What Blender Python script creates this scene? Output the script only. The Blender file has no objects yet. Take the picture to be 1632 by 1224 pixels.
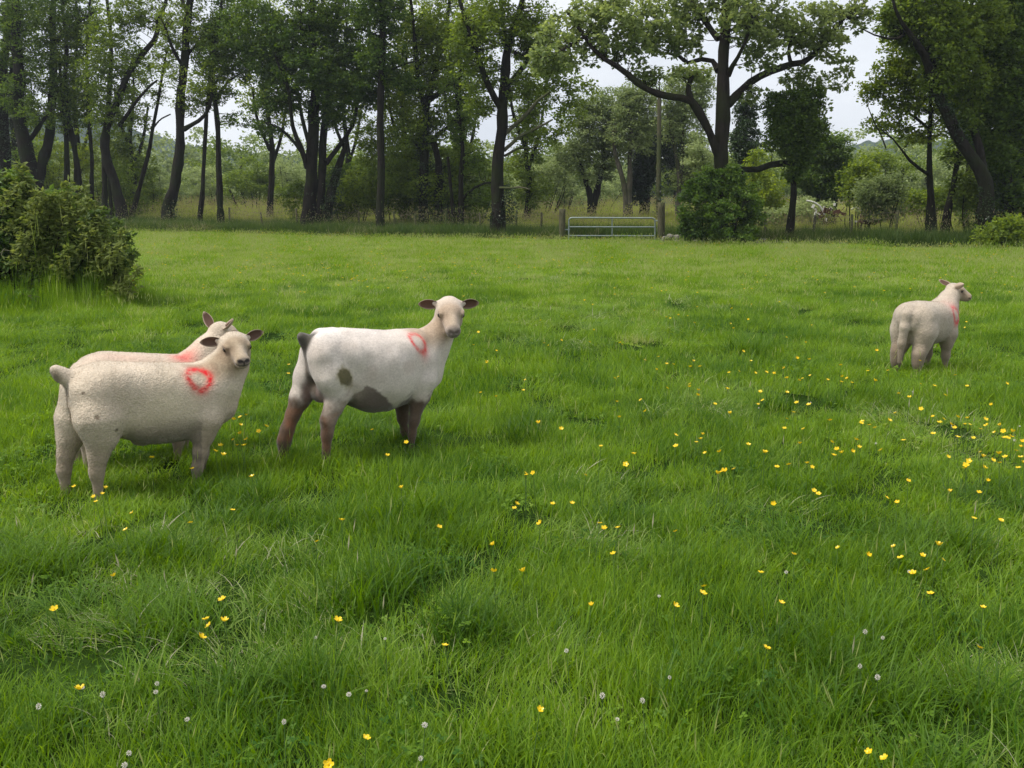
import bpy, math, random
import numpy as np
from mathutils import Vector, Matrix, noise as mnoise
rng = np.random.default_rng(7)
random.seed(7)
scene = bpy.context.scene
COL = scene.collection
R = math.radians

# ---------------------------------------------------------------- camera
FPX = 1530.0                      # focal length in photo pixels (photo 1632 x 1224)
EYE = 1.5
PITCH = R(10.59)
cam_d = bpy.data.cameras.new('camera')
cam_d.sensor_width = 36.0
cam_d.lens = 36.0 * FPX / 1632.0
cam_d.clip_start = 0.05
cam_d.clip_end = 3000.0
cam = bpy.data.objects.new('camera', cam_d)
cam.location = (0, 0, EYE)
cam.rotation_euler = (R(90) - PITCH, 0, 0)
COL.objects.link(cam)
scene.camera = cam

# ---------------------------------------------------------------- world and sun
HAZE = 0.0004                       # density of the air, per metre
SUN_EL, SUN_AZ = R(63), R(-105)      # azimuth: direction the light comes from, measured from +Y towards +X
world = bpy.data.worlds.new("World")
scene.world = world
world.use_nodes = True
wn, wl = world.node_tree.nodes, world.node_tree.links
wn.clear()
w_out = wn.new('ShaderNodeOutputWorld')
w_bg = wn.new('ShaderNodeBackground')
sky = wn.new('ShaderNodeTexSky')
sky.sky_type = 'NISHITA'
sky.sun_disc = False
sky.sun_elevation = SUN_EL
sky.sun_rotation = SUN_AZ
sky.air_density = 1.0
sky.dust_density = 2.0
w_bg.inputs['Strength'].default_value = 0.125
# cloud deck over the blue: pale grey white, a little uneven
tc = wn.new('ShaderNodeTexCoord')
mp = wn.new('ShaderNodeMapping'); mp.inputs['Scale'].default_value = (1.0, 1.0, 3.2)
nz = wn.new('ShaderNodeTexNoise'); nz.inputs['Scale'].default_value = 2.6
nz.inputs['Detail'].default_value = 6; nz.inputs['Roughness'].default_value = 0.55
cr = wn.new('ShaderNodeValToRGB')
cr.color_ramp.elements[0].position = 0.33; cr.color_ramp.elements[0].color = (4.8, 5.1, 5.6, 1)
cr.color_ramp.elements[1].position = 0.66; cr.color_ramp.elements[1].color = (6.6, 6.75, 7.0, 1)
mx = wn.new('ShaderNodeMix'); mx.data_type = 'RGBA'; mx.inputs['Factor'].default_value = 0.92
wl.new(tc.outputs['Generated'], mp.inputs['Vector']); wl.new(mp.outputs['Vector'], nz.inputs['Vector'])
wl.new(nz.outputs['Fac'], cr.inputs['Fac'])
wl.new(sky.outputs['Color'], mx.inputs['A']); wl.new(cr.outputs['Color'], mx.inputs['B'])
wl.new(mx.outputs['Result'], w_bg.inputs['Color']); wl.new(w_bg.outputs['Background'], w_out.inputs['Surface'])

sun_d = bpy.data.lights.new('sun', 'SUN')
sun_d.energy = 3.0
sun_d.angle = R(18)
sun_d.color = (1.0, 0.95, 0.86)
sun = bpy.data.objects.new('sun', sun_d)
_sd = Vector((math.sin(SUN_AZ) * math.cos(SUN_EL), math.cos(SUN_AZ) * math.cos(SUN_EL), math.sin(SUN_EL)))
sun.rotation_euler = _sd.to_track_quat('Z', 'Y').to_euler()
COL.objects.link(sun)

scene.view_settings.view_transform = 'Standard'
scene.view_settings.look = 'None'
scene.view_settings.exposure = 0.40
scene.view_settings.gamma = 1.0
scene.view_settings.use_curve_mapping = False
scene.render.engine = 'CYCLES'
scene.cycles.max_bounces = 6
scene.cycles.diffuse_bounces = 3
scene.cycles.glossy_bounces = 2
scene.cycles.transmission_bounces = 4
scene.cycles.transparent_max_bounces = 4
scene.cycles.volume_bounces = 0
scene.cycles.use_denoising = True

# ---------------------------------------------------------------- helpers
CAM0 = np.array([0.0, 0.0, EYE])
_fw = np.array([0, math.cos(PITCH), -math.sin(PITCH)])
_up = np.array([0, math.sin(PITCH), math.cos(PITCH)])
_rt = np.array([1.0, 0, 0])
def ray(px, py):
    return _fw + _rt * ((px - 816) / FPX) + _up * ((612 - py) / FPX)
def at_depth(px, py, Y):
    r = ray(px, py); return CAM0 + r * (Y / r[1])
def at_height(px, py, z=0.0):
    r = ray(px, py); return CAM0 + r * ((z - EYE) / r[2])
def px_size(Y):                      # metres per photo pixel at ground distance Y
    return Y / FPX

def hills(x, y):
    """gentle rise of the land beyond the field (metres)"""
    t = np.clip((y - 44 + 0.5 * np.minimum(x, 0) * 0 ) / 34.0, 0, 1)
    return 0.75 * t * t * (3 - 2 * t)
def ground_z(x, y):
    x = np.asarray(x, float); y = np.asarray(y, float)
    z = 0.035 * np.sin(x * 0.9 + 1.3) * np.sin(y * 0.7 + .4) + 0.02 * np.sin(x * 2.3 + y * 1.7) + 0.015 * np.sin(x * 3.1 - y * 2.6 + 1)
    near = np.clip((y - 2.0) / 3, 0, 1)
    return z * 0.6 * near + hills(x, y)

def mesh_from(name, verts, faces=None, tris=None, quads=None, smooth=True):
    me = bpy.data.meshes.new(name)
    verts = np.asarray(verts, np.float32)
    me.vertices.add(len(verts)); me.vertices.foreach_set('co', verts.ravel())
    fs = []
    if tris is not None and len(tris): fs.append(np.asarray(tris, np.int32))
    if quads is not None and len(quads): fs.append(np.asarray(quads, np.int32))
    if faces is not None:
        me.loops.add(sum(len(f) for f in faces)); me.polygons.add(len(faces))
        me.loops.foreach_set('vertex_index', np.concatenate([np.asarray(f, np.int32) for f in faces]))
        st = np.cumsum([0] + [len(f) for f in faces[:-1]]).astype(np.int32)
        me.polygons.foreach_set('loop_start', st)
    else:
        loops = np.concatenate([f.ravel() for f in fs])
        cnt = np.concatenate([np.full(len(f), f.shape[1], np.int32) for f in fs])
        st = np.concatenate([[0], np.cumsum(cnt)[:-1]]).astype(np.int32)
        me.loops.add(len(loops)); me.loops.foreach_set('vertex_index', loops)
        me.polygons.add(len(cnt)); me.polygons.foreach_set('loop_start', st)
    me.update(calc_edges=True)
    me.validate()
    me.polygons.foreach_set('use_smooth', np.full(len(me.polygons), smooth))
    return me
def col_attr(me, name, rgb):
    a = me.attributes.new(name, 'FLOAT_COLOR', 'POINT')
    c = np.ones((len(me.vertices), 4), np.float32); c[:, :3] = rgb
    a.data.foreach_set('color', c.ravel())
def flt_attr(me, name, v):
    a = me.attributes.new(name, 'FLOAT', 'POINT'); a.data.foreach_set('value', np.asarray(v, np.float32))
def obj(name, me, mat=None, parent=None, loc=None, rot=None):
    o = bpy.data.objects.new(name, me)
    if mat is not None and me is not None and not me.materials: me.materials.append(mat)
    if parent is not None: o.parent = parent
    if loc is not None: o.location = [float(v) for v in loc]
    if rot is not None: o.rotation_euler = rot
    COL.objects.link(o); return o
def tag(o, label=None, cat=None, group=None, kind=None):
    if label: o['label'] = label
    if cat: o['category'] = cat
    if group: o['group'] = group
    if kind: o['kind'] = kind
    return o
def thing(name, label, cat, loc=(0, 0, 0), rotz=0.0, group=None):
    o = bpy.data.objects.new(name, None); o.empty_display_size = 0.2
    o.location = [float(v) for v in loc]; o.rotation_euler = (0, 0, rotz); COL.objects.link(o)
    return tag(o, label, cat, group)
def vnoise(p, scale, seed=0.0):
    """smooth value noise on an (n,3) array, in -1..1, numpy only"""
    q = np.asarray(p, float) * scale + seed * 17.31
    i = np.floor(q).astype(np.int64); f = q - i; f = f * f * (3 - 2 * f)
    def h(a, b, c):
        n = (a * 73856093) ^ (b * 19349663) ^ (c * 83492791)
        n = (n ^ (n >> 13)) * 1274126177 & 0x7fffffff
        n = (n ^ (n >> 16)) & 0xffff
        return n / 32767.5 - 1
    x, y, z = i[:, 0], i[:, 1], i[:, 2]
    r = 0
    for dx in (0, 1):
        wx = f[:, 0] if dx else 1 - f[:, 0]
        for dy in (0, 1):
            wy = f[:, 1] if dy else 1 - f[:, 1]
            for dz in (0, 1):
                wz = f[:, 2] if dz else 1 - f[:, 2]
                r = r + wx * wy * wz * h(x + dx, y + dy, z + dz)
    return r

# ---------------------------------------------------------------- materials
def mat_new(name):
    m = bpy.data.materials.new(name); m.use_nodes = True
    n, l = m.node_tree.nodes, m.node_tree.links
    b = n['Principled BSDF']; return m, n, l, b
def leafy(name, c0, c1, trans=0.35, rough=0.55, attr='tint', nscale=0.25, spec=0.25, c2=None):
    """leaf or blade: diffuse front, light coming through, colour by blade tint and by place"""
    m, n, l, b = mat_new(name)
    at = n.new('ShaderNodeAttribute'); at.attribute_name = attr
    g = n.new('ShaderNodeNewGeometry')
    nz = n.new('ShaderNodeTexNoise'); nz.inputs['Scale'].default_value = nscale; nz.inputs['Detail'].default_value = 3
    l.new(g.outputs['Position'], nz.inputs['Vector'])
    mr = n.new('ShaderNodeMapRange'); mr.inputs[1].default_value = .35; mr.inputs[2].default_value = .65
    mr.inputs[3].default_value = -0.2; mr.inputs[4].default_value = 0.2
    l.new(nz.outputs['Fac'], mr.inputs[0])
    ad = n.new('ShaderNodeMath'); ad.operation = 'ADD'; ad.use_clamp = True
    oi = n.new('ShaderNodeObjectInfo'); ma = n.new('ShaderNodeMath'); ma.operation = 'MULTIPLY_ADD'; ma.inputs[1].default_value = .40; ma.inputs[2].default_value = -.18
    l.new(oi.outputs['Random'], ma.inputs[0]); a2 = n.new('ShaderNodeMath'); a2.operation = 'ADD'
    l.new(at.outputs['Fac'], a2.inputs[0]); l.new(ma.outputs[0], a2.inputs[1])
    l.new(a2.outputs[0], ad.inputs[0]); l.new(mr.outputs[0], ad.inputs[1])
    r = n.new('ShaderNodeValToRGB')
    r.color_ramp.elements[0].color = (*c0, 1); r.color_ramp.elements[1].color = (*c1, 1)
    if c2:
        r.color_ramp.elements[1].position = 0.9
        e = r.color_ramp.elements.new(1.0); e.color = (*c2, 1)
    l.new(ad.outputs[0], r.inputs['Fac'])
    l.new(r.outputs['Color'], b.inputs['Base Color'])
    b.inputs['Roughness'].default_value = rough
    b.inputs['Specular IOR Level'].default_value = spec
    tr = n.new('ShaderNodeBsdfTranslucent')
    hs = n.new('ShaderNodeHueSaturation'); hs.inputs['Hue'].default_value = 0.485; hs.inputs['Saturation'].default_value = 1.15; hs.inputs['Value'].default_value = 1.8
    l.new(r.outputs['Color'], hs.inputs['Color']); l.new(hs.outputs['Color'], tr.inputs['Color'])
    ms = n.new('ShaderNodeMixShader'); ms.inputs[0].default_value = trans
    l.new(b.outputs[0], ms.inputs[1]); l.new(tr.outputs[0], ms.inputs[2])
    l.new(ms.outputs[0], n['Material Output'].inputs['Surface'])
    return m
def bark_mat(name, c0, c1, moss=None, scale=9.0):
    m, n, l, b = mat_new(name)
    g = n.new('ShaderNodeNewGeometry')
    mpn = n.new('ShaderNodeMapping'); mpn.inputs['Scale'].default_value = (1, 1, 0.22)
    l.new(g.outputs['Position'], mpn.inputs['Vector'])
    nz = n.new('ShaderNodeTexNoise'); nz.inputs['Scale'].default_value = scale; nz.inputs['Detail'].default_value = 6; nz.inputs['Roughness'].default_value = .7
    l.new(mpn.outputs[0], nz.inputs['Vector'])
    r = n.new('ShaderNodeValToRGB'); r.color_ramp.elements[0].position = .3; r.color_ramp.elements[1].position = .7
    r.color_ramp.elements[0].color = (*c0, 1); r.color_ramp.elements[1].color = (*c1, 1)
    l.new(nz.outputs['Fac'], r.inputs['Fac'])
    if moss:
        n2 = n.new('ShaderNodeTexNoise'); n2.inputs['Scale'].default_value = 1.1; n2.inputs['Detail'].default_value = 4
        l.new(g.outputs['Position'], n2.inputs['Vector'])
        r2 = n.new('ShaderNodeMapRange'); r2.inputs[1].default_value = .45; r2.inputs[2].default_value = .62
        l.new(n2.outputs['Fac'], r2.inputs[0])
        mm = n.new('ShaderNodeMix'); mm.data_type = 'RGBA'; mm.inputs['B'].default_value = (*moss, 1)
        l.new(r2.outputs[0], mm.inputs['Factor']); l.new(r.outputs['Color'], mm.inputs['A'])
        l.new(mm.outputs['Result'], b.inputs['Base Color'])
    else: l.new(r.outputs['Color'], b.inputs['Base Color'])
    bp = n.new('ShaderNodeBump'); bp.inputs['Strength'].default_value = 1.0; bp.inputs['Distance'].default_value = .08
    l.new(nz.outputs['Fac'], bp.inputs['Height']); l.new(bp.outputs[0], b.inputs['Normal'])
    b.inputs['Roughness'].default_value = .9; b.inputs['Specular IOR Level'].default_value = .15
    return m
def plain_mat(name, c, rough=.6, metal=0.0, nscale=6.0, vary=.35, spec=.3, bump=0.0):
    m, n, l, b = mat_new(name)
    tcn = n.new('ShaderNodeTexCoord')
    nz = n.new('ShaderNodeTexNoise'); nz.inputs['Scale'].default_value = nscale; nz.inputs['Detail'].default_value = 5
    l.new(tcn.outputs['Object'], nz.inputs['Vector'])
    r = n.new('ShaderNodeValToRGB'); r.color_ramp.elements[0].position = .3; r.color_ramp.elements[1].position = .7
    r.color_ramp.elements[0].color = (*[v * (1 - vary) for v in c], 1); r.color_ramp.elements[1].color = (*[min(1, v * (1 + vary)) for v in c], 1)
    l.new(nz.outputs['Fac'], r.inputs['Fac']); l.new(r.outputs['Color'], b.inputs['Base Color'])
    b.inputs['Roughness'].default_value = rough; b.inputs['Metallic'].default_value = metal
    b.inputs['Specular IOR Level'].default_value = spec
    if bump:
        bp = n.new('ShaderNodeBump'); bp.inputs['Strength'].default_value = bump; bp.inputs['Distance'].default_value = .02
        l.new(nz.outputs['Fac'], bp.inputs['Height']); l.new(bp.outputs[0], b.inputs['Normal'])
    return m
# ================================================================ ground, far land
def field_edge(x):           # distance at which the mown field ends and the rough bank begins
    return 40.6 - 0.507 * x + 0.5 * np.sin(x * .35)

def ground_mat():
    m, n, l, b = mat_new('soil_and_thatch')
    g = n.new('ShaderNodeNewGeometry')
    nz = n.new('ShaderNodeTexNoise'); nz.inputs['Scale'].default_value = 3.0; nz.inputs['Detail'].default_value = 8; nz.inputs['Roughness'].default_value = .7
    l.new(g.outputs['Position'], nz.inputs['Vector'])
    r = n.new('ShaderNodeValToRGB'); r.color_ramp.elements[0].position = .35; r.color_ramp.elements[1].position = .65
    r.color_ramp.elements[0].color = (.010, .020, .005, 1); r.color_ramp.elements[1].color = (.030, .060, .010, 1)
    l.new(nz.outputs['Fac'], r.inputs['Fac']); l.new(r.outputs['Color'], b.inputs['Base Color'])
    b.inputs['Roughness'].default_value = 1; b.inputs['Specular IOR Level'].default_value = 0
    return m
def grid_mesh(name, xs, ys, zf):
    X, Y = np.meshgrid(xs, ys); Z = zf(X, Y)
    V = np.stack([X, Y, Z], -1).reshape(-1, 3); nx = len(xs)
    i = np.arange(len(ys) - 1)[:, None] * nx + np.arange(nx - 1)[None]
    Q = np.stack([i, i + 1, i + 1 + nx, i + nx], -1).reshape(-1, 4)
    return mesh_from(name, V, quads=Q)
def nonuni(a, b, n, p=2.5):
    t = np.linspace(-1, 1, n); return (a + b) / 2 + (b - a) / 2 * np.sign(t) * np.abs(t) ** p
GM = ground_mat()
ys = np.concatenate([np.arange(-12, 16, .25), np.arange(16, 80, 1.0), np.geomspace(80, 900, 40)])
tag(obj('field_ground', grid_mesh('field_ground', nonuni(-700, 700, 161), ys, ground_z), GM), kind='structure')

# low wooded hills on the skyline
def hill_mat():
    m, n, l, b = mat_new('far_woodland')
    g = n.new('ShaderNodeNewGeometry')
    nz = n.new('ShaderNodeTexNoise'); nz.inputs['Scale'].default_value = .09; nz.inputs['Detail'].default_value = 8; nz.inputs['Roughness'].default_value = .75
    l.new(g.outputs['Position'], nz.inputs['Vector'])
    r = n.new('ShaderNodeValToRGB'); r.color_ramp.elements[0].position = .35; r.color_ramp.elements[1].position = .65
    r.color_ramp.elements[0].color = (.016, .030, .018, 1); r.color_ramp.elements[1].color = (.045, .075, .035, 1)
    l.new(nz.outputs['Fac'], r.inputs['Fac']); l.new(r.outputs['Color'], b.inputs['Base Color'])
    b.inputs['Roughness'].default_value = 1; b.inputs['Specular IOR Level'].default_value = 0
    return m
def ridge(name, y0, prof, depth, seed, rough):
    """prof: (photo x, photo y) points of the skyline"""
    prof = np.array(prof, float)
    Xk = (prof[:, 0] - 816) / FPX * y0 * 1.0
    Zk = np.array([at_depth(a, b, y0)[2] for a, b in prof])
    xs = np.arange(Xk[0], Xk[-1], 2.2)
    ys_ = np.linspace(-1, 1, 28)
    X, T = np.meshgrid(xs, ys_)
    base = np.interp(xs, Xk, Zk)[None, :] * (1 - np.abs(T) ** 2.0)
    Y = y0 + T * depth
    p = np.stack([X, Y, X * 0], -1).reshape(-1, 3)
    bump = (np.abs(vnoise(p, .11, seed)) * 1.0 + np.abs(vnoise(p, .27, seed + 1)) * .7 + vnoise(p, .6, seed + 2) * .35).reshape(X.shape)
    Z = np.maximum(base - rough * .8, 0) + bump * rough - (np.abs(T) > .98) * 4
    V = np.stack([X, Y, Z], -1).reshape(-1, 3); nx = len(xs)
    i = np.arange(len(ys_) - 1)[:, None] * nx + np.arange(nx - 1)[None]
    Q = np.stack([i, i + 1, i + 1 + nx, i + nx], -1).reshape(-1, 4)
    return mesh_from(name, V, quads=Q)
HM = hill_mat()
tag(obj('wooded_hills', ridge('wooded_hills', 620, [(-500, 190), (60, 175), (180, 190), (240, 208), (300, 228), (360, 238), (430, 244), (480, 250), (700, 255), (870, 246), (930, 262), (1150, 258), (1330, 232), (1400, 222), (1500, 224), (1700, 230), (2300, 235)], 120, 3, 4.2), HM), kind='structure')
tag(obj('low_wooded_rise', ridge('low_wooded_rise', 300, [(-500, 262), (60, 268), (240, 262), (330, 270), (420, 248), (500, 256), (760, 268), (900, 272), (1200, 268), (1370, 240), (1500, 238), (1632, 246), (2300, 250)], 45, 9, 3.2), HM), kind='structure')
# ================================================================ sheep
# each body is one continuous surface: limbs, barrel, neck and head are blended as a smooth distance
# field and meshed; coat colours are stored per vertex
def sstep(a, b, x):
    t = np.clip((x - a) / (b - a), 0, 1); return t * t * (3 - 2 * t)
class Field:
    def __init__(s, lo, hi, h):
        s.lo = np.array(lo, float); s.h = h
        s.n = np.ceil((np.array(hi) - s.lo) / h).astype(int) + 1
        s.f = np.full(s.n, 1.0, np.float32)
        s.ax = [s.lo[i] + h * np.arange(s.n[i]) for i in range(3)]
    def sub(s, lo, hi):
        a = np.clip(np.floor((np.array(lo) - s.lo) / s.h).astype(int), 0, s.n - 1)
        b = np.clip(np.ceil((np.array(hi) - s.lo) / s.h).astype(int) + 1, 1, s.n)
        sl = tuple(slice(a[i], b[i]) for i in range(3))
        X, Y, Z = np.meshgrid(*[s.ax[i][sl[i]] for i in range(3)], indexing='ij', sparse=True)
        return sl, X, Y, Z
    def smin(s, sl, d, k):
        c = s.f[sl]
        if k <= 0: s.f[sl] = np.minimum(c, d); return
        h = np.clip(0.5 + 0.5 * (c - d) / k, 0, 1)
        s.f[sl] = (c * (1 - h) + d * h - k * h * (1 - h)).astype(np.float32)
    def cone(s, a, b, r1, r2, k=.03, sub=False):
        a = np.array(a, float); b = np.array(b, float); m = max(r1, r2) + k + 3 * s.h
        sl, X, Y, Z = s.sub(np.minimum(a, b) - m, np.maximum(a, b) + m)
        d = b - a; L2 = d @ d + 1e-12
        t = np.clip(((X - a[0]) * d[0] + (Y - a[1]) * d[1] + (Z - a[2]) * d[2]) / L2, 0, 1)
        q = np.sqrt((X - a[0] - t * d[0]) ** 2 + (Y - a[1] - t * d[1]) ** 2 + (Z - a[2] - t * d[2]) ** 2)
        v = q - (r1 + (r2 - r1) * t)
        if sub: s.smax(sl, -v, k)
        else: s.smin(sl, v, k)
    def chain(s, pts, rs, k=.03):
        for i in range(len(pts) - 1): s.cone(pts[i], pts[i + 1], rs[i], rs[i + 1], k)
    def smax(s, sl, d, k):
        c = s.f[sl]; h = np.clip(0.5 - 0.5 * (c - d) / k, 0, 1)
        s.f[sl] = (c * (1 - h) + d * h + k * h * (1 - h)).astype(np.float32)
    def ell(s, c, r, M=None, k=.03, sub=False):
        c = np.array(c, float); r = np.array(r, float); m = r.max() + k + 3 * s.h
        sl, X, Y, Z = s.sub(c - m, c + m)
        X, Y, Z = X - c[0], Y - c[1], Z - c[2]
        if M is not None:
            P = [X * M[0][i] + Y * M[1][i] + Z * M[2][i] for i in range(3)]   # M columns = local axes
        else: P = [X, Y, Z]
        k0 = np.sqrt(sum((P[i] / r[i]) ** 2 for i in range(3)))
        k1 = np.sqrt(sum((P[i] / r[i] ** 2) ** 2 for i in range(3))) + 1e-9
        v = k0 * (k0 - 1) / k1
        v = np.where(k0 < 1e-3, -r.min(), v)
        if sub: s.smax(sl, -v, k)
        else: s.smin(sl, v, k)
    def barrel(s, st, k=.03, p=2.35):
        """st rows: x, ztop, zbot, half width"""
        st = np.array(sorted(st)); xs = st[:, 0]
        from_x, to_x = xs[0] - .05, xs[-1] + .05
        sl, X, Y, Z = s.sub((from_x - .1, -.45, st[:, 2].min() - .15), (to_x + .1, .45, st[:, 1].max() + .15))
        x = s.ax[0][sl[0]]
        xc = np.clip(x, xs[0], xs[-1])
        # smooth interpolation (Catmull-Rom through the stations)
        def itp(v):
            m = np.gradient(v, xs)
            i = np.clip(np.searchsorted(xs, xc) - 1, 0, len(xs) - 2)
            hh = xs[i + 1] - xs[i]; t = (xc - xs[i]) / hh
            return ((2*t**3-3*t**2+1)*v[i] + (t**3-2*t**2+t)*hh*m[i] + (-2*t**3+3*t**2)*v[i+1] + (t**3-t**2)*hh*m[i+1])
        zt, zb, hw = itp(st[:, 1]), itp(st[:, 2]), itp(st[:, 3])
        cz = ((zt + zb) / 2)[:, None, None]; rz = ((zt - zb) / 2)[:, None, None]; ry = hw[:, None, None]
        zr = (Z - cz) / rz
        ryy = ry * (1 - .10 * np.clip(-zr, -1, 1))           # a little fuller below than above
        q = (np.abs(Y / ryy) ** p + np.abs(zr) ** p) ** (1 / p)
        v = (q - 1) * np.minimum(rz, ry)
        ex = np.maximum(xs[0] - x, x - xs[-1])[:, None, None]
        v = np.where(ex > 0, np.sqrt(np.maximum(v + .03, 0) ** 2 + (ex * 1.2) ** 2) - .03 + 0 * v, v)
        s.smin(sl, v, k)
    def mesh(s):
        f = s.f; ins = f < 0
        n0, n1, n2 = f.shape
        c = np.zeros((n0 - 1, n1 - 1, n2 - 1), np.int8)
        for a in (0, 1):
            for b in (0, 1):
                for d in (0, 1): c += ins[a:n0 - 1 + a, b:n1 - 1 + b, d:n2 - 1 + d]
        act = (c > 0) & (c < 8)
        idx = np.full(act.shape, -1, np.int64); I = np.argwhere(act); idx[act] = np.arange(len(I))
        acc = np.zeros((len(I), 3)); cnt = np.zeros(len(I))
        corners = [(a, b, d) for a in (0, 1) for b in (0, 1) for d in (0, 1)]
        for a in corners:
            for ax in range(3):
                if a[ax]: continue
                b = list(a); b[ax] = 1
                fa = f[I[:, 0] + a[0], I[:, 1] + a[1], I[:, 2] + a[2]]; fb = f[I[:, 0] + b[0], I[:, 1] + b[1], I[:, 2] + b[2]]
                cr_ = (fa < 0) != (fb < 0)
                t = np.where(cr_, fa / np.where(fa - fb == 0, 1, fa - fb), 0)
                p = np.tile(np.array(a, float), (len(I), 1)); p[:, ax] += t
                acc += p * cr_[:, None]; cnt += cr_
        V = s.lo + s.h * (I + acc / cnt[:, None])
        quads = []
        for ax in range(3):
            u, v = (ax + 1) % 3, (ax + 2) % 3
            A = np.take(ins, range(f.shape[ax] - 1), ax); B = np.take(ins, range(1, f.shape[ax]), ax)
            E = np.argwhere(A != B)
            fl = A[E[:, 0], E[:, 1], E[:, 2]]
            ok = (E[:, u] > 0) & (E[:, v] > 0) & (E[:, u] < f.shape[u] - 1) & (E[:, v] < f.shape[v] - 1)
            E = E[ok]; fl = fl[ok]
            def g(du, dv):
                q = E.copy(); q[:, u] -= du; q[:, v] -= dv; return idx[q[:, 0], q[:, 1], q[:, 2]]
            q = np.stack([g(1, 1), g(0, 1), g(0, 0), g(1, 0)], 1)
            q[~fl] = q[~fl][:, ::-1]
            quads.append(q)
        return V, np.concatenate(quads)

def smooth_pts(V, Q, it=2, lam=.5):
    for _ in range(it):
        acc = np.zeros_like(V); cnt = np.zeros(len(V))
        for i in range(4):
            a, b = Q[:, i], Q[:, (i + 1) % 4]
            np.add.at(acc, a, V[b]); np.add.at(cnt, a, 1)
        V = V * (1 - lam) + lam * acc / np.maximum(cnt, 1)[:, None]
    return V
def vnormals(V, Q):
    n = np.cross(V[Q[:, 2]] - V[Q[:, 0]], V[Q[:, 3]] - V[Q[:, 1]])
    N = np.zeros_like(V)
    for i in range(4): np.add.at(N, Q[:, i], n)
    return N / (np.linalg.norm(N, axis=1, keepdims=True) + 1e-12)

def coat_material():
    m, n, l, b = mat_new('sheep_coat')
    at = n.new('ShaderNodeAttribute'); at.attribute_name = 'coat'
    wo = n.new('ShaderNodeAttribute'); wo.attribute_name = 'wool'
    tcn = n.new('ShaderNodeTexCoord')
    nz = n.new('ShaderNodeTexNoise'); nz.inputs['Scale'].default_value = 90; nz.inputs['Detail'].default_value = 4; nz.inputs['Roughness'].default_value = .7
    l.new(tcn.outputs['Object'], nz.inputs['Vector'])
    mr = n.new('ShaderNodeMapRange'); mr.inputs[1].default_value = .3; mr.inputs[2].default_value = .7; mr.inputs[3].default_value = .80; mr.inputs[4].default_value = 1.14
    l.new(nz.outputs['Fac'], mr.inputs[0])
    vm = n.new('ShaderNodeVectorMath'); vm.operation = 'SCALE'
    l.new(at.outputs['Color'], vm.inputs[0]); l.new(mr.outputs[0], vm.inputs['Scale'])
    l.new(vm.outputs[0], b.inputs['Base Color'])
    vo = n.new('ShaderNodeTexVoronoi'); vo.inputs['Scale'].default_value = 120
    l.new(tcn.outputs['Object'], vo.inputs['Vector'])
    mu = n.new('ShaderNodeMath'); mu.operation = 'MULTIPLY'; l.new(vo.outputs['Distance'], mu.inputs[0]); l.new(wo.outputs['Fac'], mu.inputs[1])
    ad = n.new('ShaderNodeMath'); ad.operation = 'ADD'; l.new(mu.outputs[0], ad.inputs[0]); l.new(nz.outputs['Fac'], ad.inputs[1])
    bp = n.new('ShaderNodeBump'); bp.inputs['Strength'].default_value = .55; bp.inputs['Distance'].default_value = .006
    l.new(ad.outputs[0], bp.inputs['Height']); l.new(bp.outputs[0], b.inputs['Normal'])
    b.inputs['Roughness'].default_value = .95; b.inputs['Specular IOR Level'].default_value = .1
    b.inputs['Sheen Weight'].default_value = .25; b.inputs['Sheen Roughness'].default_value = .5
    return m
MAT_COAT = coat_material()
def fuzz_material():
    m, n, l, b = mat_new('fleece_fibre')
    at = n.new('ShaderNodeAttribute'); at.attribute_name = 'coat'
    l.new(at.outputs['Color'], b.inputs['Base Color']); b.inputs['Roughness'].default_value = .8; b.inputs['Specular IOR Level'].default_value = .1
    tr = n.new('ShaderNodeBsdfTranslucent'); l.new(at.outputs['Color'], tr.inputs['Color']); ms = n.new('ShaderNodeMixShader'); ms.inputs[0].default_value = .55
    l.new(b.outputs[0], ms.inputs[1]); l.new(tr.outputs[0], ms.inputs[2]); l.new(ms.outputs[0], n['Material Output'].inputs['Surface'])
    return m
MAT_FUZZ = fuzz_material()
MAT_EYE = plain_mat('sheep_eye', (.012, .008, .005), rough=.22, spec=.5, vary=.2)
def ear_material():
    m, n, l, b = mat_new('sheep_ear')
    at = n.new('ShaderNodeAttribute'); at.attribute_name = 'coat'
    l.new(at.outputs['Color'], b.inputs['Base Color']); b.inputs['Roughness'].default_value = .85
    b.inputs['Subsurface Weight'].default_value = .0
    tr = n.new('ShaderNodeBsdfTranslucent'); l.new(at.outputs['Color'], tr.inputs['Color'])
    ms = n.new('ShaderNodeMixShader'); ms.inputs[0].default_value = .15
    l.new(b.outputs[0], ms.inputs[1]); l.new(tr.outputs[0], ms.inputs[2]); l.new(ms.outputs[0], n['Material Output'].inputs['Surface'])
    return m
MAT_EAR = ear_material()

def axes(yaw, pitch, roll=0.0):
    """head axes in body space: forward, left, up (columns)"""
    cy, sy, cp, sp = math.cos(yaw), math.sin(yaw), math.cos(pitch), math.sin(pitch)
    f = np.array([cy * cp, sy * cp, -sp]); lft = np.array([-sy, cy, 0.0]); u = np.cross(f, lft)
    if roll:
        c, s_ = math.cos(roll), math.sin(roll)
        lft, u = lft * c + u * s_, u * c - lft * s_
    return np.stack([f, lft, u], 1)

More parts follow.
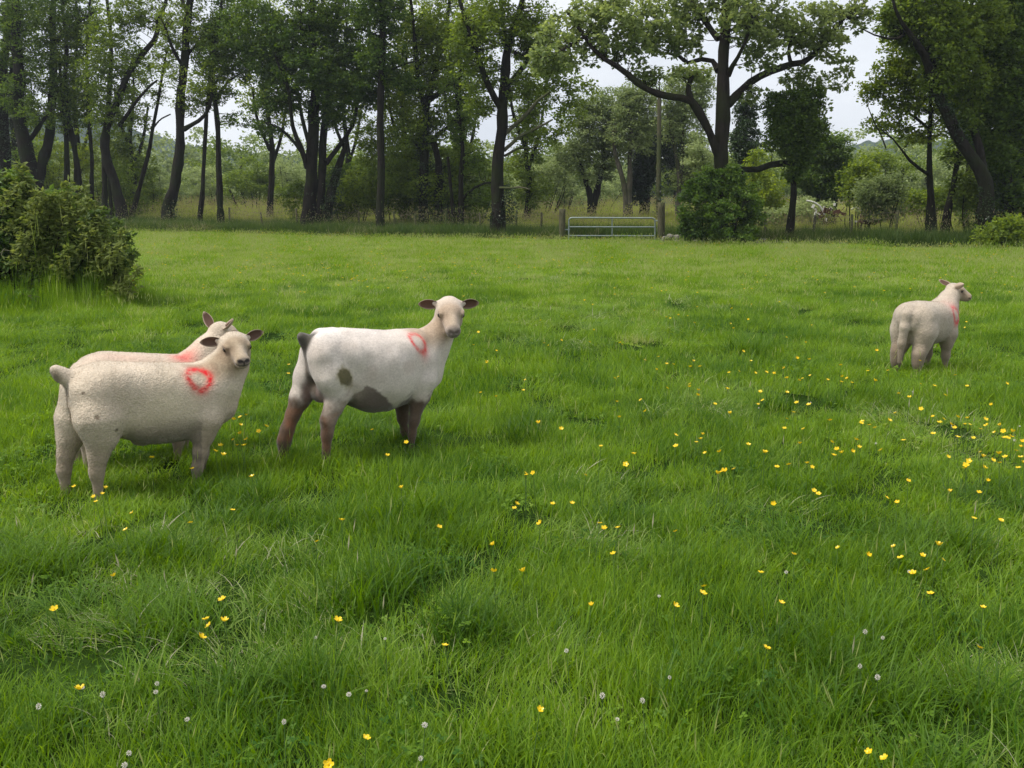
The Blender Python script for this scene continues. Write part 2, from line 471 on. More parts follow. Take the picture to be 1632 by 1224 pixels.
def ear_mesh(sgn, length, width, out_col, in_col):
    """leaf-shaped cupped shell with thickness; root at origin, runs along +x, hollow side faces +z"""
    nu, nv = 13, 9
    def surf(off):
        P = []
        for i in range(nu):
            u = i / (nu - 1)
            w = width * .5 * (math.sin(math.pi * min(1, u * .90 + .10)) ** .60) * (1 - .12 * u)
            if i == nu - 1: w = .0025
            for j in range(nv):
                v = j / (nv - 1) * 2 - 1
                cup = .55 - .35 * u
                x = length * u
                y = w * v
                z = (v * v) * w * cup * 1.5 - .012 * math.sin(math.pi * u) + off * (1 - .5 * abs(v))
                P.append((x, y, z - .10 * length * u * u))
        return P
    top, bot = surf(.0), surf(-.007)
    V = np.array(top + bot); F = []; n = nu * nv
    for i in range(nu - 1):
        for j in range(nv - 1):
            a = i * nv + j; F.append((a, a + nv, a + nv + 1, a + 1)); F.append((n + a + 1, n + a + nv + 1, n + a + nv, n + a))
    for i in range(nu - 1):
        a = i * nv; F.append((a, n + a, n + a + nv, a + nv)); b = a + nv - 1; F.append((b, b + nv, n + b + nv, n + b))
    for j in range(nv - 1):
        a = j; F.append((a, a + 1, n + a + 1, n + a)); b = (nu - 1) * nv + j; F.append((b, n + b, n + b + 1, b + 1))
    C = np.tile(np.array(out_col), (len(V), 1)); 
    v = np.tile(np.abs(np.linspace(-1, 1, nv)), nu)
    u = np.repeat(np.linspace(0, 1, nu), nv)
    m = (sstep(1.0, .72, v) * sstep(1.0, .85, u))[:, None]
    C[:n] = np.array(out_col) * (1 - m) + np.array(in_col) * m
    me = mesh_from('ear', V, quads=F)
    col_attr(me, 'coat', C)
    return me

def build_sheep(frame, name, label, S):
    """frame: origin, yaw. S: dict with stations, legs, neck, head, tail, colours"""
    root = thing(name, label, 'sheep', frame.o, frame.psi, S.get('group'))
    h = S.get('h', .006)
    F = Field(S['lo'], S['hi'], h)
    F.barrel(S['stations'], k=.02)
    for e in S.get('blobs', []): F.ell(e[0], e[1], k=e[2] if len(e) > 2 else .05)
    for leg in S['legs']: F.chain(leg[0], [q * (.88 if p_[2] < .30 else 1) for q, p_ in zip(leg[1], leg[0])], k=leg[2] if len(leg) > 2 else .035)
    F.chain(*S['neck'], k=.06)
    hs = S['head_scale']; A = axes(*S['head_dir']); H = np.array(S['head']); wd_ = S['head_wide']
    def hp(f, l, u): return H + hs * (A @ np.array([f, l * wd_, u]))
    F.ell(hp(0, 0, 0), hs * np.array([.082, .066 * wd_, .070]), A, k=.03)
    F.ell(hp(.05, 0, .026), hs * np.array([.062, .056 * wd_, .044]), A, k=.02)
    F.cone(hp(.05, 0, -.005), hp(.178, 0, -.020), hs * .058, hs * .036, .02)
    F.cone(hp(.06, 0, .034), hp(.172, 0, .004), hs * .033, hs * .026, .015)
    F.cone(hp(-.005, 0, -.060), hp(.160, 0, -.048), hs * .050, hs * .027, .02)
    for s_ in (-1, 1):
        F.ell(hp(.026, s_ * .040, -.042), hs * np.array([.066, .030, .056]), A, k=.025)
        F.ell(hp(.062, s_ * .052, .027), hs * np.array([.032, .018, .013]), A, k=.010)     # brow
        F.ell(hp(.075, s_ * .062, .010), hs * np.array([.022, .010, .014]), A, k=.012, sub=True)  # socket
        F.ell(hp(.070, s_ * .0545, .012), hs * np.array([.019, .012, .014]), A, k=.006)    # lids
        F.cone(hp(-.022, s_ * .050, .022), hp(-.026, s_ * .074, .022), hs * .019, hs * .012, .02)  # ear root
    F.ell(hp(.186, 0, -.014), hs * np.array([.031, .038 * wd_ ** .5, .030]), A, k=.018)
    F.ell(hp(.178, 0, -.042), hs * np.array([.028, .030, .016]), A, k=.010)               # lower lip, chin
    F.cone(hp(.218, 0, -.029), hp(.170, .045, -.034), hs * .0035, hs * .0035, .004, sub=True)  # mouth
    F.cone(hp(.218, 0, -.029), hp(.170, -.045, -.034), hs * .0035, hs * .0035, .004, sub=True)
    for s_ in (-1, 1):
        F.cone(hp(.216, s_ * .010, -.012), hp(.206, s_ * .026, .004), hs * .0055, hs * .0055, .004, sub=True)
    F.chain(*S['tail'], k=.03)
    for e in S.get('cuts', []): F.cone(e[0], e[1], e[2], e[3], e[4], sub=True)
    V, Q = F.mesh()
    V = smooth_pts(V, Q, 1, .4)
    N = vnormals(V, Q)
    # keep only the connected body (drops nothing in practice)
    wool = S['wool']
    hl = (V - H) @ A / hs / np.array([1, wd_, 1])                                   # head-local coordinates
    face = sstep(-.02, .05, hl[:, 0]) * sstep(.30, .22, np.linalg.norm(hl, axis=1)) * sstep(-.16, -.09, hl[:, 2])
    zleg = sstep(S['leg_bare'] + .06, S['leg_bare'] - .04, V[:, 2])
    wl_amt = wool * (1 - .9 * face) * (1 - .8 * zleg)
    d = (vnoise(V, 55, 1) * .5 + vnoise(V, 110, 2) * .5) * .0019 * wl_amt
    d += (.5 + .5 * vnoise(V, 30, 8)) * .0016 * wl_amt + vnoise(V, 9, 3) * S.get('lump', .0028) * (1 - face)
    d += vnoise(V * np.array([1, 1, .35]), 26, 5) * .0022 * (1 - face) * S.get('ridge', 1)
    V = V + N * d[:, None]
    # ---- colours
    C = np.tile(np.array(S['col'], float), (len(V), 1))
    C *= (1 + .10 * vnoise(V, 7, 4) + .07 * vnoise(V, 22, 5))[:, None]
    def mixc(mask, c, amt=1.0):
        nonlocal C
        mm = np.clip(mask * amt, 0, 1)[:, None]; C = C * (1 - mm) + np.array(c) * mm
    S['paint'](V, N, hl, mixc)
    me = mesh_from('body', V, quads=Q)
    col_attr(me, 'coat', np.clip(C, 0, 1)); flt_attr(me, 'wool', wl_amt)
    body = obj('body', me, MAT_COAT, root)
    # ---- short fibres that soften the outline
    nf = S['fibres']
    tri_a = V[Q[:, 0]]; ar = np.linalg.norm(np.cross(V[Q[:, 2]] - tri_a, V[Q[:, 3]] - V[Q[:, 1]]), axis=1)
    r = np.random.default_rng(5)
    qi = r.choice(len(Q), nf, p=ar / ar.sum())
    uv = r.random((nf, 2))
    a, b, c, dd = (V[Q[qi, i]] for i in range(4))
    P = a * ((1 - uv[:, :1]) * (1 - uv[:, 1:])) + b * (uv[:, :1] * (1 - uv[:, 1:])) + c * (uv[:, :1] * uv[:, 1:]) + dd * ((1 - uv[:, :1]) * uv[:, 1:])
    Nn = N[Q[qi, 0]]
    keep = (hl[Q[qi, 0], 0] < .10) | (np.linalg.norm(hl[Q[qi, 0]], axis=1) > .3)
    P, Nn, qi = P[keep], Nn[keep], qi[keep]; nf = len(P)
    ln = S['fibre_len'] * (.6 + .8 * r.random(nf)) * (.35 + .65 * (1 - face[Q[qi, 0]]))
    D = Nn + .75 * r.normal(size=(nf, 3)) + np.array([-.3, 0, -.25]); D /= np.linalg.norm(D, axis=1, keepdims=True)
    Sd = np.cross(D, r.normal(size=(nf, 3))); Sd /= np.linalg.norm(Sd, axis=1, keepdims=True)
    wd = S.get('fibre_w', .0016)
    T = np.stack([P - Sd * wd - Nn * .001, P + Sd * wd - Nn * .001, P + D * ln[:, None]], 1).reshape(-1, 3)
    fm = mesh_from('fleece', T, tris=np.arange(3 * nf).reshape(-1, 3), smooth=False)
    cc = C[Q[qi, 0]] * (.85 + .3 * r.random((nf, 1)))
    col_attr(fm, 'coat', np.clip(np.repeat(cc, 3, axis=0), 0, 1))
    tag(obj('fleece', fm, MAT_FUZZ, root), kind='stuff')
    # ---- eyes and ears
    em = uv_ball(.0140 * hs)
    for s_ in (-1, 1):
        obj('eye', em, MAT_EYE, root, hp(.072, s_ * .0560, .010))
        rt_ = hp(-.024, s_ * .062, .022)
        e = S['ears'][0 if s_ < 0 else 1]                    # (back, droop, twist)
        ax_x = A @ np.array([-math.sin(e[0]), s_ * math.cos(e[0]) * math.cos(e[1]), math.cos(e[0]) * math.sin(e[1])])
        ref = A @ np.array([math.cos(e[2]), 0, math.sin(e[2])])
        zz = ref - ax_x * (ref @ ax_x); zz /= np.linalg.norm(zz); yy = np.cross(zz, ax_x)
        o = obj('ear', ear_mesh(s_, S['ear_len'], S['ear_w'], S['ear_out'], S['ear_in']), MAT_EAR, root)
        Mx = Matrix.Identity(4)
        for i in range(3): Mx[i][0], Mx[i][1], Mx[i][2], Mx[i][3] = ax_x[i], yy[i], zz[i], rt_[i]
        o.matrix_local = Mx
    return root
def uv_ball(r, nu=14, nv=9):
    V = [(0, 0, r)]; F = []
    for i in range(1, nv):
        for j in range(nu):
            t, p = math.pi * i / nv, 2 * math.pi * j / nu
            V.append((r * math.sin(t) * math.cos(p), r * math.sin(t) * math.sin(p), r * math.cos(t)))
    V.append((0, 0, -r)); n = len(V) - 1
    for j in range(nu): F.append((0, 1 + j, 1 + (j + 1) % nu)); F.append((n, n - nu + (j + 1) % nu, n - nu + j))
    for i in range(nv - 2):
        for j in range(nu):
            a = 1 + i * nu + j; b = 1 + i * nu + (j + 1) % nu; F.append((a, a + nu, b + nu, b))
    return mesh_from('ball', V, faces=F)
class Frame:
    """a sheep's own frame: x along its heading, y to its left, z up"""
    def __init__(s, px, py, psi, lat, z=0.0):
        p = R(psi); s.psi = p; o = at_height(px, py, z)
        s.d = np.array([math.cos(p), math.sin(p), 0]); s.n = np.array([-math.sin(p), math.cos(p), 0])
        s.o = o + s.n * lat
        s.o[2] = 0.0
    def P(s, px, py, l=0.0):
        r_ = ray(px, py); t = (s.n @ (s.o - CAM0) + l) / (s.n @ r_); w = CAM0 + r_ * t - s.o
        return np.array([w @ s.d, l, CAM0[2] + r_[2] * t])
    def st(s, px, yt, yb, hw):
        a, b = s.P(px, yt), s.P(px, yb); x = (a[0] + b[0]) / 2
        return (x, a[2], b[2], hw)
    def yaw_to_cam(s, H):
        w = s.o + s.d * H[0] + s.n * H[1]; v = CAM0 - w
        return math.atan2(v @ s.n, v @ s.d)

# ---- front left lamb
def ring(V, c0, rx, rz, w, tilt=0.0, side=-1):
    # sprayed on from beside and above
    x, z = V[:, 0] - c0[0], (V[:, 2] - c0[2]) * math.cos(.6) + (V[:, 1] - c0[1]) * math.sin(.6)
    c, s_ = math.cos(tilt), math.sin(tilt); a, b = x * c + z * s_, -x * s_ + z * c
    ang = np.arctan2(b, a)
    q = np.sqrt((a / rx) ** 2 + (b / rz) ** 2)
    wv = .10 * vnoise(np.stack([np.cos(ang) * 2, np.sin(ang) * 2, 0 * a], 1), 1.0, 9)
    m = np.exp(-((q - 1 - wv) / w) ** 2)
    m = m * np.clip(.74 + .40 * vnoise(V, 95, 6) + .25 * vnoise(V, 38, 16), 0, 1.05) + .17 * np.exp(-((q - 1.05) / (w * 2.2)) ** 2) * (.6 + .4 * vnoise(V, 60, 7))
    return m * (V[:, 1] * side > 0) * (q < 2.2)
RED = (.62, .012, .018)
def legs_from(fr, spec):
    return [([fr.P(*q[:3]) if len(q) == 4 else np.array(q[0]) for q in leg], [q[-1] for q in leg]) for leg in spec]
# ---------------------------------------------------------------- the four sheep
CREAM = (.57, .48, .375)
def std_paint(fr, S, ringspec=None, dirt=.5, face_c=(.35, .265, .175)):
    def paint(V, N, hl, mix):
        hd = np.linalg.norm(hl, axis=1)
        face = sstep(.0, .07, hl[:, 0]) * sstep(.30, .22, hd) * sstep(-.16, -.08, hl[:, 2])
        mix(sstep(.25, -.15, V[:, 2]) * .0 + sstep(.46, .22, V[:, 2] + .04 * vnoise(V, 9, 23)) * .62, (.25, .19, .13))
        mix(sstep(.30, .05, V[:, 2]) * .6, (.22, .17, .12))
        mix(sstep(.15, .8, vnoise(V, 11, 21)) * .35 * dirt, (.33, .27, .18))
        mix(sstep(.55, .9, vnoise(V, 33, 22)) * .5 * dirt * sstep(-.1, -.3, V[:, 0]), (.16, .11, .06))
        mix(face, face_c, .85); mix(face * sstep(-.3, .5, vnoise(V, 30, 77)) * .35, (.22, .155, .10)); mix(sstep(.03, .0, np.abs(hl[:, 1])) * sstep(.09, .12, hl[:, 0]) * (hl[:, 2] > 0) * (hd < .3) * .45, (.50, .41, .31))
        nose = sstep(.030, .016, np.linalg.norm((hl - np.array([.212, 0, -.006])) * np.array([1, .75, 1]), axis=1))
        mix(nose, (.12, .10, .095), .7)
        for s_ in (-1, 1): mix(sstep(.0155, .009, np.linalg.norm((hl - np.array([.210, s_ * .016, -.002])) * np.array([.6, .8, 1.2]), axis=1)), (.025, .02, .02), .95)
        mix(sstep(.006, .002, np.abs(hl[:, 1])) * sstep(.185, .2, hl[:, 0]) * (hl[:, 2] < .0) * (hl[:, 2] > -.035), (.03, .022, .02), .85)
        mix(sstep(.007, .003, np.abs(hl[:, 2] + .031 - .15 * np.abs(hl[:, 1]))) * sstep(.165, .185, hl[:, 0]) * (hd < .3), (.04, .03, .025), .85)
        mix(sstep(.03, .015, np.linalg.norm(hl - np.array([.185, 0, -.055]), axis=1)) * .5, (.16, .12, .10))
        for s_ in (-1, 1):
            mix(sstep(.034, .012, np.linalg.norm(hl - np.array([.072, s_ * .060, .010]), axis=1)) * .65, (.10, .07, .05))
            mix(sstep(.02, .008, np.linalg.norm((hl - np.array([.105, s_ * .052, -.004])) * np.array([.45, 1, 1]), axis=1)) * .7, (.12, .08, .055))
            mix(sstep(.075, .03, np.linalg.norm(hl - np.array([.085, s_ * .062, -.01]), axis=1)) * .35, (.33, .23, .15))
        if ringspec is not None: mix(ring(V, *ringspec), RED, 1.0)
        S['extra'](V, N, hl, mix)
    return paint
def base_spec(**k):
    S = dict(lo=(-.50, -.34, -.02), hi=(.90, .34, .98), h=.0062, head_scale=.92, head_wide=1.0, wool=1.0, leg_bare=.16, col=CREAM,
             fibres=60000, fibre_len=.0045, fibre_w=.0012, ear_len=.105, ear_w=.062, ear_out=(.46, .36, .27), ear_in=(.11, .06, .04),
             ears=[(.25, .05, .3), (.25, .05, .3)], extra=lambda *a: None)
    S.update(k); return S
def foot(p): q = np.array(p, float); q[2] = -.01; return q

# front left lamb --------------------------------------------------
fr = Frame(235, 787, 38, .11)
P = fr.P
S = base_spec(head_wide=1.22, head_scale=.95)
S['stations'] = [fr.st(*a) for a in ((117, 600, 655, .09), (133, 586, 672, .145), (160, 578, 688, .168), (195, 577, 700, .182), (235, 577.5, 707, .188),
                                     (275, 578, 703, .178), (305, 579, 696, .16), (328, 580, 686, .135), (346, 588, 672, .10), (358, 604, 655, .06))]
S['legs'] = [
    ([P(150, 628, -.075), P(158, 668, -.095), P(161, 698, -.10), P(156, 728, -.10), P(154, 752, -.10), foot(P(157, 785, -.10))], [.10, .112, .070, .046, .032, .026], .05),
    ([P(126, 622, .08), P(118, 668, .10), P(112, 698, .10), P(105, 725, .10), P(102, 748, .10), foot(P(103, 772, .10))], [.09, .085, .058, .042, .030, .026], .045),
    ([P(335, 625, -.09), P(330, 668, -.095), P(325, 694, -.09), P(319, 722, -.09), P(315, 745, -.085), foot(P(312, 785, -.085))], [.075, .072, .048, .032, .025, .023], .05),
    ([P(330, 630, .08), P(326, 690, .08), P(322, 722, .08), foot(P(320, 765, .08))], [.08, .05, .032, .024], .045)]
S['neck'] = ([P(335, 632, 0), P(350, 605, -.015), P(366, 578, -.035), P(374, 556, -.05)], [.115, .115, .092, .075])
S['blobs'] = [(P(354, 636, -.01), (.075, .10, .12), .06), (P(185, 622, -.12), (.11, .05, .09), .06), (P(226, 703, 0), (.05, .03, .022), .02)]
S['tail'] = ([P(122, 601, 0), P(107, 602, 0), P(96, 597, 0), P(88, 590, 0)], [.045, .034, .031, .026])
S['head'] = P(373, 549, -.055)
S['head_dir'] = (fr.yaw_to_cam(S['head']) + R(14), R(19), R(3))
S['ears'] = [(.05, -.02, .25), (.05, .20, .25)]
rc = P(318, 600, -.15)
def ex(V, N, hl, mix):
    mix(sstep(.012, .0, np.abs(V[:, 1] - .0)) * sstep(P(113, 600)[0] + .05, P(113, 600)[0], V[:, 0]) * (V[:, 2] < P(113, 600)[2]) * (V[:, 2] > .38), (.12, .07, .03), .8)  # cleft below the tail: crease shade painted into the coat
    t = P(90, 592, 0); mix(sstep(.05, .02, np.linalg.norm(V - t - np.array([-.01, -.01, -.02]), axis=1)), (.13, .10, .05), .7)
    g = P(180, 640, -.15); mix(np.exp(-(((V[:, 0] - g[0]) / .10) ** 2 + ((V[:, 2] - g[2]) / .12) ** 2)) * (V[:, 1] < 0), (.36, .29, .20), .35)
    g = P(262, 640, -.15); mix(np.exp(-(((V[:, 0] - g[0]) / .14) ** 2 + ((V[:, 2] - g[2]) / .09) ** 2)) * (V[:, 1] < 0), (.70, .60, .43), .6)  # lit patch on the mid-body, painted paler into the coat
    mix(sstep(P(226, 668, -.15)[2] - .0, P(226, 700, -.1)[2], V[:, 2]) * sstep(-.1, .25, -N[:, 2] + .2) * (V[:, 0] > P(192, 680)[0]) * (V[:, 0] < P(306, 680)[0]), (.13, .11, .09), .55)  # underside shade painted on the belly, with some dirty wool
    for (a, b, r_) in ((133, 627, .012), (149, 662, .016), (182, 683, .014)):
        c = P(a, b, -.15); mix(sstep(r_, r_ * .4, np.hypot(V[:, 0] - c[0], V[:, 2] - c[2])) * (V[:, 1] < 0), (.10, .07, .04), .75)
S['extra'] = ex
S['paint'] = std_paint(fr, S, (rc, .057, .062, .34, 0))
build_sheep(fr, 'lamb', 'woolly cream lamb at front left with red ring on shoulder and raised stub tail', S)

# ewe ----------------------------------------------------------------
fe = Frame(585, 734, 34, .11)
P = fe.P
S = base_spec(head_scale=1.10, head_wide=1.12, wool=.12, col=(.60, .53, .475), lump=.006, ridge=1.5, fibres=34000, fibre_len=.003, fibre_w=.0010,
              hi=(.95, .34, 1.08), lo=(-.60, -.36, -.02), ear_len=.115, ear_w=.07, ear_in=(.11, .055, .035), ear_out=(.42, .32, .24))
S['stations'] = [fe.st(*a) for a in ((496, 536, 600, .085), (508, 526, 618, .13), (530, 522, 636, .165), (553, 522, 647, .195), (584, 524, 657, .222),
                                     (617, 525.5, 652, .222), (645, 524.5, 641, .185), (668, 524, 631, .14), (684, 531, 618, .10), (693, 556, 606, .06))]
S['legs'] = [
    ([P(520, 565, -.08), P(531, 598, -.10), P(540, 630, -.11), P(531, 652, -.11), P(522, 672, -.11), P(521, 692, -.11), foot(P(519, 728, -.11))], [.11, .10, .058, .044, .043, .034, .03], .045),
    ([P(502, 565, .08), P(492, 600, .10), P(479, 633, .11), P(467, 662, .11), P(458, 684, .11), P(453, 702, .11), foot(P(449, 718, .11))], [.09, .082, .058, .044, .042, .034, .03], .045),
    ([P(676, 575, -.09), P(674, 605, -.095), P(670, 632, -.09), P(663, 654, -.085), P(660, 672, -.08), P(657, 692, -.08), foot(P(655, 716, -.08))], [.075, .078, .052, .034, .030, .023, .024], .045),
    ([P(655, 590, .09), P(646, 626, .09), P(641, 648, .09), P(642, 667, .09), P(645, 688, .09), foot(P(647, 706, .09))], [.08, .056, .036, .028, .022, .024], .045)]
S['neck'] = ([P(676, 572, 0), P(690, 553, -.01), P(702, 530, -.03), P(712, 508, -.05)], [.105, .092, .072, .062])
S['blobs'] = [(P(683, 590, 0), (.09, .10, .11), .05), (P(511, 624, .0), (.055, .075, .062), .03), (P(560, 570, -.15), (.10, .05, .07), .05),
              (P(515, 545, -.09), (.05, .045, .05), .04)]
S['cuts'] = [(P(545, 560, -.245), P(562, 590, -.26), .03, .03, .06)]
S['tail'] = ([P(498, 556, 0), P(491, 547, 0), P(486, 541, 0), P(480, 536, -.01)], [.05, .034, .031, .027])
S['head'] = P(716, 493, -.06)
S['head_dir'] = (fe.yaw_to_cam(S['head']) + R(8), R(29), R(-2))
S['ears'] = [(.0, -.10, .25), (.0, .02, .25)]
rc2 = P(664, 546, -.13)
TR = P(498, 556, 0)
def ex2(V, N, hl, mix):
    up_ = sstep(.72, .80, V[:, 2]) * sstep(.30, .52, np.linalg.norm(hl, axis=1)); mix(up_, (.74, .69, .65), .5)  # top light painted in as a whiter back
    # brown muddy lower legs, rust on the shanks
    lz = V[:, 2] + .05 * vnoise(V, 12, 41) + .035 * vnoise(V, 45, 48)
    mix(sstep(.43, .30, lz) * (V[:, 0] < .0) * (V[:, 0] < P(548, 640)[0] + .02) + sstep(.38, .29, lz) * (V[:, 0] > .2), (.085, .055, .036), .95)
    mix(sstep(.34, .28, lz) * sstep(.10, .16, lz) * (V[:, 0] < 0) * np.clip(.55 + .6 * vnoise(V, 25, 42), 0, 1), (.20, .08, .038), .75)
    # inner thighs and udder, dark skin
    mix(sstep(.055, .03, np.abs(V[:, 1] + .0)) * sstep(.52, .42, V[:, 2]) * (V[:, 0] < -.12), (.14, .09, .07), .8)
    u = P(511, 624, 0); mix(sstep(.12, .07, np.linalg.norm((V - u) * np.array([.9, 1, 1]), axis=1)), (.16, .10, .085), .85)
    # bare dark belly patch
    b0, b1 = P(548, 648, -.15), P(612, 645, -.15); ap = P(582, 612, -.17)
    tri_ = np.where(V[:, 0] < ap[0], ap[2] - (ap[0] - V[:, 0]) * (.13 / max(.02, ap[0] - b0[0])), ap[2] - (V[:, 0] - ap[0]) * (.17 / (P(632, 645, -.15)[0] - ap[0])))
    mix(sstep(.012, -.012, V[:, 2] - tri_ + .016 * vnoise(V, 18, 43) + .008 * vnoise(V, 70, 49)) * (V[:, 0] > b0[0] - .06) * (V[:, 0] < P(648, 640)[0]) * (V[:, 2] < ap[2] + .05) * (np.abs(V[:, 1]) < .30) * (V[:, 2] > .2), (.095, .068, .056), .9)
    # grass-green stain on the flank
    g = P(547, 601, -.16); a = V[:, 0] - g[0]; c = V[:, 2] - g[2]
    q = np.sqrt(((a + c * .25) / .050) ** 2 + ((c - .005) / .066) ** 2) + .22 * vnoise(V, 20, 44) + .22 * vnoise(V, 60, 47)
    near = V[:, 1] < 0
    mix(sstep(1.3, .9, q) * near, (.30, .25, .12), .6); mix(sstep(1.05, .75, q) * near, (.105, .090, .038), .92)
    # tail and the streak beneath it
    mix(sstep(.10, .05, np.linalg.norm((V - P(486, 542, 0)) * np.array([1, 1, .9]), axis=1)) * (V[:, 0] < TR[0] + .045), (.050, .045, .032), .94)
    mix(sstep(.042, .018, np.abs(V[:, 1] + .012)) * (V[:, 0] < TR[0] + .07) * (V[:, 2] < TR[2] + .03) * (V[:, 2] > .38), (.09, .07, .05), .88)
    mix(sstep(.25, .75, vnoise(V, 9, 45)) * .28 * near, (.42, .34, .28), 1.5)
    for (a_, b_, ra) in ((520, 575, .03), (585, 570, .05), (610, 600, .06), (560, 552, .04), (530, 640, .03)):
        c_ = P(a_, b_, -.17); mix(np.exp(-(((V[:, 0] - c_[0]) / ra) ** 2 + ((V[:, 2] - c_[2]) / (ra * .6)) ** 2)) * near * (.6 + .5 * vnoise(V, 30, 66)), (.40, .33, .27), .45)
    # grey muzzle
    mix(sstep(.062, .035, np.linalg.norm(hl - np.array([.205, 0, -.02]), axis=1)) * .8, (.105, .095, .097))
    for s_ in (-1, 1): mix(sstep(.0155, .009, np.linalg.norm((hl - np.array([.210, s_ * .016, -.002])) * np.array([.6, .8, 1.2]), axis=1)), (.02, .016, .016), .95)
    mix(sstep(.20, .05, hl[:, 0]) * sstep(-.02, .05, hl[:, 0]) * sstep(.2, .14, np.linalg.norm(hl, axis=1)), (.33, .235, .16), .35)
    hs_ = np.linalg.norm(hl, axis=1); mix(sstep(.42, .12, hs_) * (1 - .6 * sstep(.0, .05, hl[:, 0])), (.55, .44, .33), .6)
    # thin red run below the ring
    g = P(672, 562, -.13); mix(np.exp(-(((V[:, 0] - g[0]) / .03) ** 2 + ((V[:, 2] - g[2]) / .05) ** 2)) * near, (.55, .12, .10), .35)
S['extra'] = ex2
S['paint'] = std_paint(fe, S, (rc2, .044, .066, .27, .35), dirt=.25, face_c=(.35, .25, .17))
build_sheep(fe, 'ewe', 'shorn white ewe with brown legs and a green stain on her flank', S)

def lamb_spec():
    S = base_spec()
    S['stations'] = [(-.30, .60, .42, .09), (-.25, .637, .36, .145), (-.17, .655, .32, .168), (-.05, .652, .27, .18), (.08, .640, .25, .185),
                     (.2, .632, .27, .17), (.30, .630, .30, .14), (.36, .60, .33, .105), (.395, .55, .37, .06)]
    S['legs'] = [([(-.20, sy * .07, .50), (-.19, sy * .10, .38), (-.21, sy * .10, .27), (-.258, sy * .10, .20), (-.26, sy * .10, .12), (-.255, sy * .10, -.01)], [.095, .088, .058, .042, .030, .026], .08) for sy in (-1, 1)]
    S['legs'] += [([(.28, sy * .08, .46), (.27, sy * .09, .34), (.27, sy * .09, .25), (.28, sy * .085, .14), (.28, sy * .085, -.01)], [.085, .075, .05, .034, .026], .05) for sy in (-1, 1)]
    S['neck'] = ([(.30, 0, .48), (.36, 0, .56), (.42, 0, .65), (.46, 0, .72)], [.122, .108, .080, .066])
    S['blobs'] = [((.36, 0, .45), (.09, .10, .12), .06)]
    S['tail'] = ([(-.30, 0, .585), (-.335, 0, .54), (-.345, 0, .44)], [.04, .035, .03])
    S['head'] = np.array([.49, 0, .75]); S['head_dir'] = (0, R(25), 0)
    return S

# lamb behind --------------------------------------------------------
f2 = Frame(235, 740, 38, .11)
P = f2.P
S = lamb_spec()
S['stations'] = [f2.st(*a) for a in ((123, 590, 640, .08), (134, 575, 655, .13), (160, 562, 668, .16), (195, 561.5, 680, .175), (235, 563, 686, .18),
                                     (270, 564.5, 683, .17), (295, 565, 676, .15), (315, 566, 668, .12), (330, 574, 655, .09))]
dx = P(235, 563)[0]
S['legs'] = [([P(150, 600, -.08), P(152, 640, -.10), P(150, 670, -.10), P(140, 700, -.10), foot(P(140, 740, -.10))], [.10, .10, .062, .044, .027], .05),
             ([P(140, 600, .08), P(136, 640, .10), P(130, 665, .10), P(124, 690, .10), foot(P(124, 724, .10))], [.09, .085, .058, .042, .027], .05),
             ([P(296, 610, -.08), P(292, 650, -.09), P(288, 676, -.09), P(284, 700, -.085), foot(P(283, 738, -.085))], [.08, .07, .05, .032, .026], .05),
             ([P(300, 610, .08), P(296, 655, .08), P(294, 690, .08), foot(P(293, 725, .08))], [.08, .055, .032, .025], .05)]
S['neck'] = ([P(312, 600, 0), P(322, 580, .0), P(335, 558, .0), P(348, 538, .01)], [.115, .105, .082, .068])
S['blobs'] = [(P(318, 625, 0), (.09, .10, .11), .06)]
S['tail'] = ([P(127, 588, 0), P(121, 596, 0), P(119, 615, 0)], [.04, .034, .028])
S['head'] = P(352, 530, .02); S['head_dir'] = (R(18), R(20), 0)
S['ears'] = [(.42, .62, 2.6), (.42, .95, 2.6)]; S['ear_len'] = .12
S['fibres'] = 40000
rc3 = P(292, 577, -.06)
def ex3(V, N, hl, mix):
    mix(np.exp(-(((V[:, 0] - rc3[0]) / .075) ** 2 + ((V[:, 1] + .07) / .06) ** 2)) * (V[:, 2] > .5), RED, .7)
    mix(np.exp(-(((V[:, 0] - P(175, 575)[0] - .05) / .2) ** 2 + ((V[:, 1] + .09) / .05) ** 2)) * (V[:, 2] > .5), (.60, .30, .24), .3)
S['extra'] = ex3
S['paint'] = std_paint(f2, S, None, dirt=.4)
build_sheep(f2, 'lamb', 'lamb half hidden behind the front left lamb, its head turned away', S)

# lamb on the right ----------------------------------------------------
f4 = Frame(1484, 596, 40, .10)
P = f4.P
S = lamb_spec()
S['lo'] = (-.52, -.34, -.02); S['h'] = .007
S['head'] = np.array([.50, .0, .725]); S['head_dir'] = (R(-46), R(22), 0); S['head_scale'] = .84
S['neck'] = ([(.30, 0, .47), (.36, 0, .56), (.43, 0, .64), (.485, -.01, .70)], [.122, .102, .074, .060])
S['tail'] = ([(-.285, 0, .60), (-.335, 0, .55), (-.355, 0, .44), (-.36, .01, .30), (-.36, .015, .13)], [.040, .042, .037, .030, .018])
S['ears'] = [(-.35, .55, .6), (1.05, .50, 2.6)]
S['fibres'] = 36000; S['col'] = (.47, .395, .315)
S['ear_len'] = .12
def ex4(V, N, hl, mix):
    w_ = sstep(.12, -.02, V[:, 2] - .18 + .1 * vnoise(V, 8, 51)) * (V[:, 0] < 0); mix(w_, (.17, .125, .085), .55)
    mix(np.exp(-(((V[:, 0] - .24) / .13) ** 2 + ((V[:, 2] - .58) / .06) ** 2)) * (V[:, 1] < -.02), (.62, .22, .20), .30)
S['extra'] = ex4
S['paint'] = std_paint(f4, S, ((.255, -.16, .53), .060, .070, .30, 0), dirt=.35)
build_sheep(f4, 'lamb', 'lone lamb on the right, rear to the camera, with a long tail', S)
